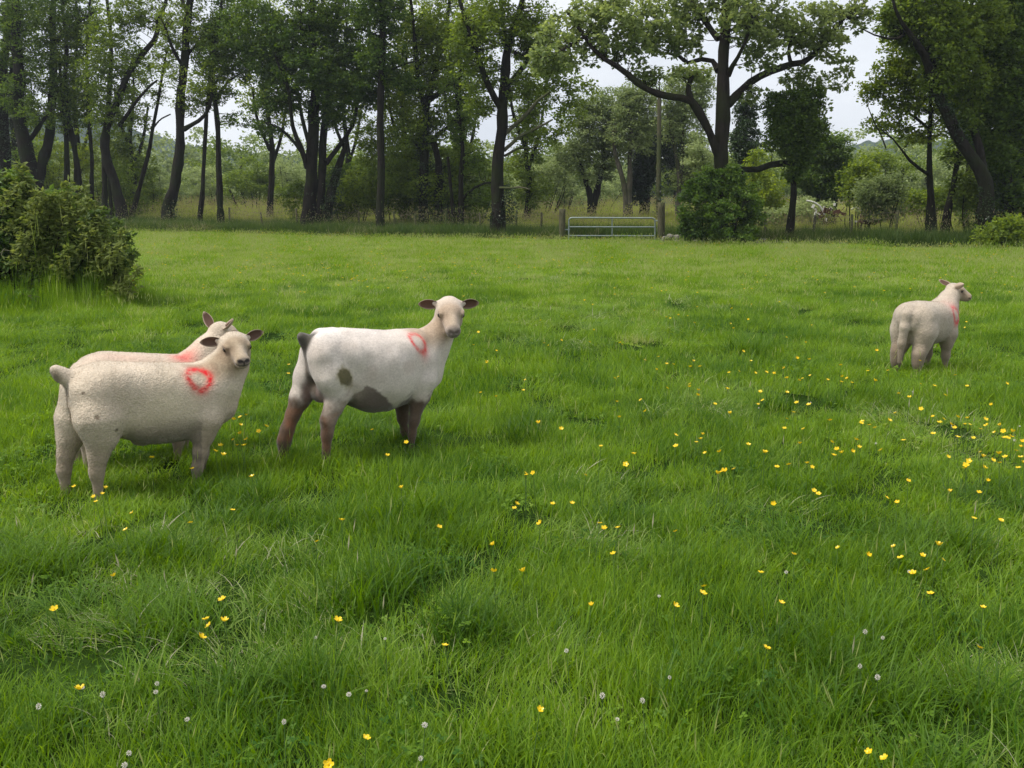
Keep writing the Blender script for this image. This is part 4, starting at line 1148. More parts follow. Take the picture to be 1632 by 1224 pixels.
# ---- the oak by the gate
make_tree('oak_tree', 'spreading oak with wide crooked limbs, right of the gate', 'tree', 36.5,
    [[(1150, 384, 17), (1150, 330, 15), (1151, 280, 13.5), (1152, 229, 13), (1153, 175, 13), (1152, 120, 11), (1151, 70, 9.5), (1154, 20, 9), (1158, -60, 8), (1150, -150, 6), (1156, -260, 3)],
     [(1144, 250, 8, 0), (1134, 225, 7.5, -.2), (1118, 188, 7, -.5), (1100, 160, 7, -.9), (1075, 155, 6.5, -1.2), (1050, 150, 6.2, -1.5), (1018, 134, 5.5, -1.9), (990, 110, 4.8, -2.2), (955, 88, 4, -2.4), (930, 55, 3, -2.6), (905, 20, 2, -2.8)],
     [(1100, 160, 5, -.9), (1096, 140, 5, -.9), (1102, 122, 3.5, -1)],
     [(1145, 112, 6, 0), (1138, 99, 5, .3), (1125, 93, 4.6, .6), (1110, 97, 4.2, .9), (1095, 100, 3.8, 1.1), (1080, 88, 3, 1.4), (1060, 84, 2.4, 1.6)],
     [(1146, 62, 6, 0), (1134, 48, 5.2, .3), (1118, 26, 5, .8), (1102, 8, 4.4, 1.2), (1092, -30, 3.5, 1.5), (1070, -90, 2.4, 1.8)],
     [(1160, 166, 8, 0), (1172, 152, 7.4, .3), (1186, 138, 7, .6), (1206, 124, 6.6, .9), (1236, 110, 6.2, 1.2), (1262, 102, 6, 1.5), (1285, 98, 5.4, 1.6), (1304, 80, 5, 1.8), (1322, 60, 4.6, 2), (1336, 38, 4.2, 2.1), (1352, 22, 3.4, 2.2), (1378, 4, 2.4, 2.4), (1400, -30, 1.6, 2.5)],
     [(1160, 120, 5, 0), (1168, 104, 4, -.4), (1178, 88, 3.4, -.8), (1190, 62, 2.8, -1), (1200, 30, 2.2, -1.2)],
     [(1262, 101, 4, 1.5), (1258, 82, 3, 1.3), (1262, 58, 2.2, 1.2)],
     [(1158, 0, 5, 0), (1180, -30, 4.4, -.5), (1215, -70, 3.4, -1), (1260, -120, 2, -1.4)],
     [(1157, 30, 4, 0), (1172, 8, 3.5, 1), (1200, -20, 3, 1.8), (1240, -40, 2, 2.4)],
     [(1150, -60, 5, 0), (1110, -110, 4, .4), (1060, -160, 2.4, 1)],
     [(930, 60, 3, -2.6), (900, 78, 2.5, -2.8), (872, 92, 1.8, -3)]],
    [(920, 60, 62, 45, 48, -2), (960, 20, 60, 36, 42, -2), (1000, 70, 40, 36, 26, -1.8), (1035, 30, 46, 34, 32, -.5), (1060, 68, 36, 22, 18, .4), (1100, 118, 34, 15, 12, -.9), (1030, 118, 26, 16, 10, -1.5),
     (1095, 50, 34, 38, 24, .6), (1120, 5, 50, 30, 30, .5), (1180, 30, 42, 34, 30, -.8), (1215, 80, 38, 30, 22, 0), (1240, 40, 44, 36, 32, 1), (1200, 5, 50, 28, 26, 1), (1290, 40, 48, 34, 36, 1.6),
     (1310, 70, 42, 24, 20, 1.8), (1350, 20, 38, 32, 28, 2.2), (1275, 128, 40, 22, 16, 1.5), (1300, 160, 30, 26, 10, 1.6), (1340, 110, 22, 30, 10, 2), (1200, 150, 22, 14, 5, .5), (880, 95, 34, 26, 16, -2.9),
     (1150, -70, 260, 75, 150), (1150, -180, 180, 70, 80), (1150, -270, 100, 50, 26)],
    MAT_LEAF_OAK, MAT_BARK_OAK, 301, per=40, size=.15, crad=.34, targets_scale=1.12)
# bush round the oak's foot
make_bush('ivy_bush', 'rounded glossy green bush wrapped round the foot of the oak trunk', 'bush', 35.6,
    [(1108, 328, 26, 34, 60), (1122, 296, 26, 24, 50), (1104, 362, 22, 24, 44), (1150, 345, 30, 36, 60, -.4), (1150, 374, 62, 14, 60), (1184, 318, 26, 36, 60), (1198, 352, 22, 30, 50), (1172, 290, 20, 20, 26), (1146, 290, 20, 26, 24), (1130, 276, 12, 12, 10), (1166, 270, 12, 12, 8)],
    MAT_IVYBUSH, 310, per=48, size=.11, crad=.19, droop=.3)

# ---- trees along the field edge, left to right
make_tree('woodland_tree', 'ivy-dark tree cut by the left edge of the photo', 'tree', 44,
    [[(6, 330, 12), (8, 240, 11), (4, 150, 9), (10, 60, 7), (14, -40, 5), (8, -160, 3)], [(8, 150, 5), (24, 90, 4, .5), (34, 20, 3, .8)]],
    [(0, 90, 48, 60, 40), (20, 10, 56, 48, 40), (-30, 180, 36, 60, 20), (10, -90, 70, 60, 60), (0, -180, 50, 50, 26)], MAT_LEAF_DARK, MAT_BARK, 320, per=70, size=.12, crad=.5,
    ivy=[[(6, 330, 12), (8, 200, 11), (4, 120, 8)]])
make_tree('woodland_tree', 'stout dark forked trunk rising behind the left bush', 'tree', 43,
    [[(60, 345, 19), (56, 300, 17), (46, 262, 15), (34, 215, 13), (30, 150, 11), (28, 90, 10), (25, 30, 8.5), (22, -60, 6), (30, -180, 3)],
     [(62, 300, 11), (68, 262, 10), (78, 210, 9, .4), (84, 150, 8, .7), (86, 95, 7.4, .9), (84, 40, 6.4, 1), (90, -40, 4.6, 1.2), (86, -140, 2.6, 1.3)],
     [(48, 222, 5), (60, 205, 4.4, -.4), (70, 190, 3.8, -.7), (82, 178, 3, -1)],
     [(86, 70, 5, .9), (104, 54, 4, .5), (126, 34, 3.4, 0), (148, 20, 2.6, -.3)], [(28, 100, 5), (14, 60, 4, .6), (6, 20, 3, 1)]],
    [(40, 40, 60, 46, 44), (70, 110, 44, 44, 30), (110, 30, 50, 36, 34), (30, 150, 36, 34, 16), (60, 180, 44, 26, 16, -.6), (95, 150, 24, 34, 14, .5), (60, -60, 100, 66, 90), (60, -160, 80, 60, 50)],
    MAT_LEAF_DARK, MAT_BARK, 321, per=66, size=.12, crad=.46, ivy=[[(58, 330, 12), (48, 266, 10), (32, 200, 7)]])
make_tree('woodland_tree', 'pair of slim dark stems right of the stout forked trunk', 'tree', 45,
    [[(131, 335, 7), (125, 280, 6), (118, 235, 5.6), (110, 196, 5), (104, 140, 4.4), (106, 80, 3.6), (100, 10, 3), (104, -80, 2)],
     [(103, 330, 8), (107, 285, 6.4), (106, 245, 5), (105, 200, 4.2), (98, 140, 3.4), (94, 90, 2.6)],
     [(147, 335, 4.5), (146, 260, 3.8), (142, 190, 3.4), (138, 120, 2.8), (140, 50, 2.2), (146, -30, 1.6)]],
    [(120, 120, 40, 46, 36), (105, 185, 34, 30, 24), (138, 60, 36, 36, 26), (140, 165, 26, 36, 18), (100, 60, 30, 40, 20), (110, -50, 60, 60, 44)], MAT_LEAF_MID, MAT_BARK, 322, per=62, size=.11, crad=.44)
make_tree('woodland_tree', 'tree with a bowed trunk kicking out at the foot and a long limb sweeping right', 'tree', 44,
    [[(196, 338, 12), (188, 312, 10), (180, 284, 9), (170, 255, 9), (166, 228, 8.6), (172, 195, 8), (190, 158, 7), (198, 130, 6.4), (210, 108, 6), (232, 80, 5.6), (248, 62, 5.2), (252, 36, 4.4), (262, 8, 3.8), (276, -40, 3), (290, -120, 1.8)],
     [(167, 335, 6), (166, 285, 5.4), (164, 235, 5)], [(168, 228, 6), (172, 180, 5.4, .5), (176, 120, 4.6, .8), (176, 60, 3.8, 1), (170, -20, 3, 1.2), (176, -110, 1.8, 1.3)],
     [(190, 200, 4), (206, 178, 3.6, -.4), (222, 156, 3, -.7), (240, 136, 2.4, -1), (250, 128, 1.6, -1.2)], [(178, 334, 4), (175, 300, 3.4), (174, 262, 3)]],
    [(176, 60, 40, 50, 40), (160, 120, 40, 40, 34), (200, 30, 36, 30, 24), (175, 185, 36, 30, 26), (222, 100, 20, 30, 9), (240, 20, 34, 30, 18), (200, 150, 20, 24, 8), (220, -50, 80, 54, 60), (190, -130, 70, 50, 36)],
    MAT_LEAF_MID, MAT_BARK, 323, per=58, size=.11, crad=.42)
make_tree('sapling', 'thin bare stem leaning right between two bigger trees', 'tree', 46,
    [[(209, 354, 6), (216, 322, 5), (226, 285, 4.2), (236, 248, 3.8), (243, 205, 3.4), (252, 163, 3), (258, 124, 2.4), (266, 80, 1.6)], [(243, 205, 2), (256, 190, 1.6, .3), (272, 182, 1.2, .5)]],
    [(262, 90, 22, 30, 12), (250, 150, 22, 24, 7)], MAT_LEAF_MID, MAT_BARK, 324, per=46, size=.10, crad=.36)
make_tree('woodland_tree', 'tall slightly leaning dark trunk left of the open gap', 'tree', 44,
    [[(268, 352, 14), (273, 318, 11.5), (280, 280, 10.4), (287, 235, 9.6), (288, 185, 9), (290, 140, 8.6), (294, 98, 8.2), (297, 50, 7.4), (302, 0, 6.4), (312, -80, 4.6), (308, -190, 2.4)],
     [(292, 206, 5), (306, 198, 4.6, -.4), (322, 188, 4, -.8), (334, 172, 3.4, -1.2), (338, 150, 2.6, -1.4)],
     [(296, 90, 4, 0), (316, 70, 3.4, .6), (340, 52, 2.8, 1)], [(293, 108, 4), (276, 80, 3.2, -.5), (262, 40, 2.4, -.9)], [(300, 20, 4), (286, -10, 3, .3), (280, -60, 2, .5)]],
    [(300, 40, 50, 40, 40), (340, 70, 40, 34, 32, .8), (270, 110, 24, 34, 12), (330, 130, 36, 30, 24, -1), (300, 165, 26, 20, 9), (270, 55, 24, 30, 12), (310, -60, 90, 60, 80), (310, -150, 70, 50, 40)],
    MAT_LEAF_MID, MAT_BARK, 325, per=58, size=.11, crad=.42, ivy=[[(270, 350, 8), (275, 318, 7)]])
make_tree('young_tree', 'slim trunk in the middle of the open gap, with a stem beside it', 'tree', 45,
    [[(319, 350, 5.5), (322, 310, 4.6), (325, 260, 4), (327, 205, 3.8), (331, 163, 3.4), (336, 110, 2.8), (334, 60, 2)]],
    [(336, 100, 30, 34, 20), (326, 160, 24, 22, 9), (345, 50, 34, 30, 20)], MAT_LEAF_DARK, MAT_BARK, 326, per=56, size=.11, crad=.4)
make_tree('young_tree', 'upright dark trunk at the right of the open gap', 'tree', 45,
    [[(351, 352, 7.5), (350, 310, 6.4), (348, 260, 5.8), (347, 200, 5.2), (342, 148, 4.6), (340, 90, 3.6), (350, 30, 2.6), (356, -50, 1.8)], [(344, 160, 3), (362, 132, 2.4, .4), (384, 116, 1.8, .7)]],
    [(350, 90, 40, 34, 34), (385, 100, 34, 30, 26), (372, 50, 44, 34, 34), (352, 150, 26, 16, 8), (380, 190, 26, 14, 6), (370, -20, 60, 44, 40), (360, -100, 50, 40, 20)], MAT_LEAF_DARK, MAT_BARK, 327, per=62, size=.11, crad=.42)
make_tree('woodland_tree', 'big multi-stemmed tree left of the straight pole-like trunk, with boughs fanning outward', 'tree', 44,
    [[(492, 356, 15), (494, 320, 12.5), (497, 280, 12), (498, 240, 11.5), (500, 190, 11), (502, 150, 10), (500, 100, 8.4), (497, 50, 7), (498, 0, 6), (500, -90, 4), (504, -200, 2)],
     [(510, 354, 9), (511, 300, 8), (514, 240, 7.4, .3), (518, 190, 6.6, .5), (524, 130, 5.4, .8), (530, 70, 4.4, 1), (542, 10, 3.4, 1.3), (560, -70, 2.2, 1.6)],
     [(490, 268, 5.5), (480, 238, 5, -.3), (468, 205, 4.4, -.6), (462, 170, 3.8, -.9), (456, 130, 3, -1.1), (440, 95, 2.2, -1.3)],
     [(488, 252, 4), (470, 228, 3.4, .4), (448, 206, 2.8, .8), (424, 196, 2.2, 1), (404, 190, 1.5, 1.2)],
     [(492, 232, 4), (482, 190, 3.6, .8), (474, 145, 3, 1), (470, 100, 2.4, 1.2)], [(500, 110, 5), (484, 70, 4, -.4), (478, 20, 3, -.7)],
     [(520, 260, 5), (540, 235, 4.4, .8), (562, 200, 3.8, 1.2), (572, 150, 3, 1.4)], [(522, 352, 10), (532, 300, 9), (540, 262, 7, .6), (552, 230, 5, 1)]],
    [(470, 60, 60, 40, 56, -.6), (430, 90, 46, 30, 40), (500, 110, 56, 34, 44, -1.2), (545, 140, 50, 34, 46, -.9), (450, 130, 40, 24, 24), (560, 90, 50, 40, 46), (520, 30, 70, 36, 54), (480, 160, 40, 22, 14),
     (430, 165, 34, 22, 12), (418, 205, 26, 12, 6), (530, 185, 36, 22, 16), (585, 140, 40, 34, 30), (400, 40, 50, 40, 40), (500, -60, 130, 60, 120), (500, -150, 100, 50, 60)],
    MAT_LEAF_DARK, MAT_BARK, 328, per=70, size=.125, crad=.46, ivy=[[(522, 352, 12), (530, 310, 12), (538, 270, 8)], [(492, 352, 8), (495, 310, 7)]])
make_tree('conifer_trunk_tree', 'dead straight pole-like trunk standing closest to the field among the central trees', 'tree', 42.5,
    [[(606, 366, 9), (606, 320, 8), (607, 250, 7.6), (607, 180, 7.2), (608, 110, 6.8), (609, 40, 6.2), (609, -40, 5), (608, -150, 3), (609, -240, 1.6)],
     [(608, 120, 2.5), (640, 104, 2, -.5), (668, 96, 1.4, -.8)], [(608, 60, 2.5), (580, 48, 2, .4), (556, 46, 1.4, .6)]],
    [(606, 20, 44, 36, 40), (610, 90, 40, 30, 26), (600, -60, 80, 60, 70), (606, -150, 60, 50, 36), (640, 130, 30, 18, 12)], MAT_LEAF_DARK, MAT_BARK, 329, per=70, size=.12, crad=.42)
make_tree('woodland_tree', 'ivy-clad tree between the straight trunk and the forked ash-like tree', 'tree', 47,
    [[(674, 354, 10), (675, 300, 9.4), (676, 250, 9), (678, 200, 8.6), (680, 165, 8), (688, 130, 6, .3), (700, 90, 5, .5), (712, 40, 4, .7), (720, -40, 2.6, .9)],
     [(678, 175, 6), (668, 140, 5, -.3), (664, 100, 4.4, -.5), (660, 50, 3.6, -.8), (652, -20, 2.6, -1)], [(684, 160, 5), (704, 146, 4, -.6), (728, 128, 3.4, -1), (742, 116, 2.4, -1.2)],
     [(676, 240, 4.5), (700, 212, 4, .6), (724, 196, 3.2, 1), (748, 176, 2.4, 1.3)], [(700, 352, 9), (700, 300, 8.4), (698, 262, 7.4), (690, 224, 6)], [(676, 250, 5), (660, 220, 4, .5), (646, 180, 3.4, .9), (636, 130, 2.6, 1.2)]],
    [(660, 60, 50, 46, 44), (710, 60, 50, 44, 46), (690, 120, 46, 30, 34), (640, 150, 44, 36, 34), (660, 210, 44, 34, 36), (720, 190, 40, 30, 26), (640, 270, 40, 36, 36, .6), (690, 300, 46, 26, 40, .3), (600, 230, 40, 44, 40, 2.5),
     (575, 300, 44, 34, 44, 2.8), (745, 250, 30, 30, 18, .5), (690, -50, 110, 60, 90), (690, -140, 80, 50, 40)],
    MAT_LEAF_MID, MAT_BARK, 330, per=64, size=.12, crad=.46, ivy=[[(700, 352, 15), (700, 300, 14), (698, 262, 11)], [(674, 354, 12), (676, 260, 12), (680, 180, 10)]])
make_tree('young_tree', 'thin dark trunk just left of the big forked trunk, with low arching twigs', 'tree', 46,
    [[(733, 354, 7), (735, 318, 5.6), (736, 275, 5), (737, 235, 4.4), (732, 190, 3.8), (728, 140, 3)], [(736, 320, 3), (752, 302, 2.6, -.4), (772, 292, 2, -.7), (790, 290, 1.4, -.9)], [(722, 354, 4), (718, 300, 3.4), (714, 250, 2.8)]],
    [(735, 200, 26, 30, 16), (760, 260, 26, 24, 12), (728, 140, 30, 30, 16), (765, 315, 26, 20, 10)], MAT_LEAF_DARK, MAT_BARK, 331, per=58, size=.11, crad=.40)
make_tree('ash_tree', 'tall forked tree left of the gate with dead broken branches pointing right', 'tree', 41.5,
    [[(793, 356, 14), (793, 320, 12), (793, 280, 11.4), (795, 229, 10.6), (799, 190, 10), (801, 160, 9.6), (806, 120, 9), (809, 84, 7.6), (818, 48, 6.6), (830, 8, 5.6), (842, -50, 4), (852, -140, 2)],
     [(798, 172, 6.4), (788, 156, 6, -.3), (776, 130, 5.4, -.6), (764, 100, 4.8, -.9), (756, 70, 4.2, -1), (744, 40, 3.6, -1.2), (730, -10, 2.6, -1.4)],
     [(806, 140, 5.6), (818, 126, 5, .4), (834, 108, 4.2, .8), (846, 88, 3.8, 1), (862, 74, 3.2, 1.2), (880, 56, 2.4, 1.4)],
     [(808, 90, 5), (803, 50, 4.4, .6), (798, 0, 3.6, 1), (790, -70, 2.2, 1.3)], [(820, 84, 3), (850, 92, 2.4, -.5), (880, 88, 2, -.8), (905, 94, 1.3, -1)]],
    [(750, 60, 40, 46, 40, -1), (790, 30, 44, 40, 40), (830, 60, 36, 34, 26), (860, 40, 36, 34, 28), (770, 120, 40, 30, 20), (830, 140, 26, 24, 14), (870, 95, 36, 22, 16), (890, 110, 30, 20, 9), (870, 145, 34, 24, 13), (905, 175, 28, 24, 8), (850, 205, 26, 20, 8), (890, 215, 22, 16, 5), (925, 140, 26, 26, 9),
     (760, 170, 26, 20, 9), (845, 175, 20, 16, 6), (810, -50, 110, 60, 90), (810, -140, 80, 50, 44)],
    MAT_LEAF_MID, MAT_BARK, 332, per=56, size=.115, crad=.42, ivy=[[(812, 352, 8), (812, 318, 8), (808, 296, 6)], [(793, 352, 12), (794, 325, 11)]])
ash = [o for o in COL.objects if o.name.startswith('ash_tree')][0]
def dead(path, Y, nm='dead_branch'):
    pts = smooth_path([at_depth(a, b, Y + d) for a, b, _, d in path], 14); rr = np.interp(np.linspace(0, 1, 14), np.linspace(0, 1, len(path)), [q[2] for q in path]) * Y / FPX
    pts += .03 * np.stack([vnoise(pts, 3, 1), vnoise(pts, 3, 2), vnoise(pts, 3, 3)], 1)
    V, Q = tubes([(pts, rr)], 7); return mesh_from(nm, V - np.array(ash.location), quads=Q)
MAT_DEAD = bark_mat('dead_wood', (.06, .06, .035), (.17, .155, .105), moss=(.08, .095, .035))
for pth in ([(804, 214, 3.2, 0), (820, 200, 3.2, -.3), (842, 178, 3, -.7), (858, 160, 2.6, -1), (876, 146, 1.6, -1.3)],
            [(803, 240, 3.0, 0), (818, 226, 2.8, -.2), (838, 212, 2.4, -.5), (860, 202, 2, -.8), (880, 190, 1.2, -1)],
            [(804, 248, 2.2, .2), (826, 238, 1.8, .6), (850, 234, 1.2, 1.0), (866, 222, .8, 1.2)],
            [(797, 299, 1.6, -.3), (815, 299.5, 1.6, -.6), (834, 299, 1.3, -1), (844, 302, .8, -1.2)]):
    obj('dead_branch', dead(pth, 41.5), MAT_DEAD, ash)

# ---- right of the oak
make_tree('hawthorn_tree', 'small dense dark tree on a single thin stem right of the oak', 'tree', 37.5,
    [[(1257, 368, 7.5), (1260, 340, 6), (1263, 310, 5.4), (1264, 280, 5), (1266, 245, 4.6), (1270, 210, 3.8), (1276, 175, 2.6)],
     [(1264, 262, 5.6, 0), (1250, 264, 6, .3), (1238, 255, 6.4, .4), (1226, 264, 6.6, .4), (1210, 270, 6.4, .4), (1192, 270, 6, .3), (1172, 268, 5.6, 0)],
     [(1265, 265, 3), (1282, 235, 2.6, .4), (1300, 210, 2, .7)]],
    [(1262, 180, 34, 34, 46), (1250, 215, 32, 28, 36), (1290, 205, 30, 30, 32), (1272, 245, 26, 22, 22), (1240, 170, 24, 24, 16), (1290, 165, 24, 26, 18), (1262, 275, 16, 14, 8)],
    MAT_LEAF_DARK, MAT_BARK, 340, per=80, size=.105, crad=.36)
make_tree('ivy_tree', 'narrow dark ivy-covered tree just behind the oak trunk on its right', 'tree', 52,
    [[(1186, 346, 7), (1186, 280, 6), (1188, 220, 5), (1186, 170, 3.4)]],
    [(1188, 230, 22, 40, 40), (1190, 180, 18, 26, 18), (1192, 290, 22, 30, 26)], MAT_IVY, MAT_BARK, 341, per=90, size=.12, crad=.42)
make_tree('field_maple', 'broad mid-green tree in the gap between the hawthorn and the right-hand wood', 'tree', 50,
    [[(1318, 346, 7), (1318, 310, 6), (1320, 270, 4.6), (1318, 230, 3)], [(1306, 346, 4), (1302, 300, 3.4), (1296, 260, 2.4)], [(1330, 346, 4), (1334, 300, 3.4), (1340, 260, 2.4)]],
    [(1318, 240, 38, 28, 44), (1300, 280, 34, 28, 36), (1342, 275, 26, 30, 30), (1318, 305, 36, 20, 26)], MAT_LEAF_DARK, MAT_BARK, 342, per=80, size=.13, crad=.46)
make_tree('young_ash', 'light yellow-green small tree in front of the sky gap, branching left from a thin stem', 'tree', 36,
    [[(1488, 352, 11), (1486, 335, 9), (1484, 310, 6.6), (1482, 275, 5.6), (1482, 235, 5), (1482, 200, 4.6), (1484, 170, 3.4), (1480, 130, 2.4), (1476, 90, 1.6)],
     [(1479, 278, 3.6), (1464, 268, 3.2, -.3), (1450, 256, 2.8, -.5), (1438, 240, 2.2, -.7), (1424, 222, 1.6, -.9), (1404, 206, 1.1, -1)],
     [(1482, 208, 3.6), (1470, 196, 3.2, .3), (1452, 182, 2.6, .6), (1436, 174, 2, .8), (1420, 170, 1.4, 1)], [(1484, 180, 2.6), (1500, 150, 2.2, .4), (1512, 120, 1.6, .6)],
     [(1412, 236, 1.4, -1), (1404, 214, 1.2, -1), (1392, 192, 1, -1), (1384, 172, .8, -1)]],
    [(1420, 130, 36, 34, 30), (1450, 110, 34, 34, 30), (1390, 145, 20, 20, 10), (1440, 165, 34, 20, 18), (1470, 150, 26, 34, 18), (1410, 195, 36, 14, 12), (1460, 215, 30, 16, 12), (1440, 70, 34, 34, 26), (1480, 80, 34, 40, 26), (1500, 190, 20, 24, 9)],
    MAT_LEAF_LIGHT, MAT_BARK, 343, per=48, size=.105, crad=.34)
make_tree('young_ash', 'second slim stem growing close to the right of the light yellow-green tree', 'tree', 38,
    [[(1510, 350, 9), (1514, 320, 7), (1522, 290, 6.2), (1526, 255, 5.6), (1530, 225, 5), (1528, 190, 4), (1530, 140, 3)], [(1526, 250, 3), (1540, 222, 2.6, .4), (1552, 196, 2, .7)]],
    [(1530, 170, 26, 34, 20), (1540, 220, 24, 24, 14), (1524, 120, 30, 30, 18), (1520, 250, 20, 16, 7)], MAT_LEAF_MID, MAT_BARK, 344, per=56, size=.11, crad=.38)
make_tree('willow_tree', 'thick trunk leaning left over the right-hand end of the field', 'tree', 33,
    [[(1573, 372, 17), (1574, 345, 15), (1574, 310, 14), (1566, 278, 12.4), (1552, 254, 11.8), (1536, 228, 11.6), (1520, 198, 11.4), (1506, 170, 11), (1492, 146, 10.6), (1482, 120, 9.4), (1478, 96, 8, -.3), (1462, 70, 6, -.5), (1446, 50, 4.6, -.7), (1430, 26, 3.6, -.9), (1420, -10, 2.4, -1)],
     [(1478, 96, 6, -.3), (1484, 60, 5, .3), (1500, 20, 4.4, .6), (1520, -40, 3.4, 1)], [(1574, 300, 9), (1566, 250, 8, .5), (1552, 205, 7, .9), (1546, 160, 6, 1.2), (1540, 110, 5, 1.5), (1546, 50, 4, 1.8), (1550, -30, 2.6, 2)],
     [(1446, 50, 3), (1425, 62, 2.2, -.9), (1400, 58, 1.7, -1.1), (1374, 46, 1.2, -1.3)]],
    [(1470, 50, 44, 34, 44), (1510, 70, 44, 44, 54), (1500, 120, 34, 34, 30), (1540, 130, 44, 40, 44, 1), (1440, 20, 34, 30, 28), (1550, 30, 60, 46, 70, .8), (1480, 0, 50, 34, 40), (1530, 190, 26, 26, 16, .8), (1420, 40, 24, 22, 10), (1500, -80, 110, 60, 90), (1540, -160, 80, 50, 40)],
    MAT_LEAF_MID, MAT_BARK, 345, per=66, size=.105, crad=.36, ivy=[[(1536, 228, 8), (1506, 170, 8), (1480, 116, 7)], [(1570, 360, 10), (1574, 300, 8)]])
make_tree('ivy_tree', 'upright ivy-wrapped trunk behind the thick leaning one at the right', 'tree', 34.5,
    [[(1602, 376, 13), (1604, 330, 12), (1604, 270, 11), (1606, 210, 10), (1608, 150, 9), (1606, 90, 7.6), (1610, 20, 6), (1612, -80, 4), (1610, -190, 2)], [(1606, 180, 5), (1628, 130, 4, .5), (1640, 70, 3, .8)]],
    [(1590, 60, 50, 44, 56), (1610, 120, 44, 40, 46), (1580, 170, 36, 36, 32), (1620, 190, 34, 44, 40), (1600, 250, 34, 34, 34), (1580, 230, 30, 30, 22), (1610, 310, 26, 30, 22), (1620, 10, 50, 44, 50), (1610, -80, 90, 60, 80), (1610, -160, 70, 50, 36)],
    MAT_LEAF_DARK, MAT_BARK, 346, per=74, size=.11, crad=.38, ivy=[[(1602, 376, 15), (1604, 300, 15), (1606, 220, 14), (1608, 140, 11)], [(1585, 372, 8), (1582, 300, 9), (1584, 230, 8)]])
make_tree('woodland_tree', 'tree cut by the right edge of the photo', 'tree', 36,
    [[(1646, 372, 12), (1640, 320, 10.6), (1634, 270, 10), (1628, 220, 9), (1626, 160, 7.6), (1634, 90, 6), (1640, 0, 4.4), (1650, -120, 2.4)]],
    [(1650, 60, 50, 50, 40), (1650, 150, 40, 50, 36), (1645, 240, 34, 44, 30), (1660, 310, 34, 34, 22), (1650, -60, 80, 60, 60)], MAT_LEAF_DARK, MAT_BARK, 347, per=74, size=.12, crad=.42)

# ---- clump beyond the gate
make_tree('willow_tree', 'grey-green round-headed tree beyond the gate on the left, forking low in a V', 'tree', 62,
    [[(943, 330, 7), (942, 310, 6), (936, 292, 4.8), (928, 272, 4), (920, 250, 3)], [(945, 330, 7), (950, 308, 6), (956, 285, 5), (962, 255, 4), (960, 215, 3)]],
    [(940, 205, 44, 40, 60), (970, 170, 36, 30, 34), (915, 250, 30, 26, 26), (965, 240, 36, 34, 40), (990, 200, 30, 40, 36), (930, 180, 30, 26, 20), (945, 280, 30, 18, 12)],
    MAT_LEAF_GREY, MAT_BARK, 350, per=74, size=.13, crad=.55)
make_tree('willow_tree', 'pale-barked tree beyond the gate with two upright stems', 'tree', 60,
    [[(998, 328, 6), (996, 300, 5), (990, 272, 4.4), (980, 245, 3.6), (976, 210, 2.6)], [(1003, 328, 6), (1003, 296, 5), (1003, 260, 4.4), (1006, 210, 3.4), (1004, 170, 2.4)]],
    [(1010, 170, 36, 34, 36), (1000, 215, 34, 34, 34), (1030, 200, 30, 44, 30, .8), (1020, 145, 30, 22, 18)], MAT_LEAF_GREY, MAT_BARK_PALE, 351, per=66, size=.13, crad=.52)
make_tree('ivy_tree', 'dark ivy-smothered tree beyond the gate, behind the pole', 'tree', 64,
    [[(1026, 328, 9), (1026, 280, 8), (1026, 230, 6), (1030, 180, 3.4)]], [(1026, 260, 24, 44, 50), (1040, 220, 26, 34, 30), (1018, 300, 22, 26, 22), (1072, 240, 20, 50, 40, 1), (1072, 190, 20, 24, 14, 1)],
    MAT_IVY, MAT_BARK, 352, per=90, size=.15, crad=.6)
make_tree('birch_tree', 'pale thin-stemmed tree seen between the pole and the oak trunk', 'tree', 58,
    [[(1081, 326, 5), (1082, 300, 4.4), (1080, 262, 3.8), (1074, 230, 3), (1068, 200, 2.4), (1062, 176, 1.6)], [(1083, 300, 3.8), (1087, 262, 3.2), (1088, 225, 2.8), (1089, 195, 2)], [(1086, 296, 2.4), (1096, 270, 2), (1104, 250, 1.6)]],
    [(1080, 150, 36, 34, 40), (1100, 190, 30, 40, 36), (1070, 200, 24, 30, 18), (1110, 250, 26, 34, 28), (1090, 285, 22, 20, 12), (1120, 140, 24, 30, 22)], MAT_LEAF_GREY, MAT_BARK_PALE, 353, per=62, size=.13, crad=.5)
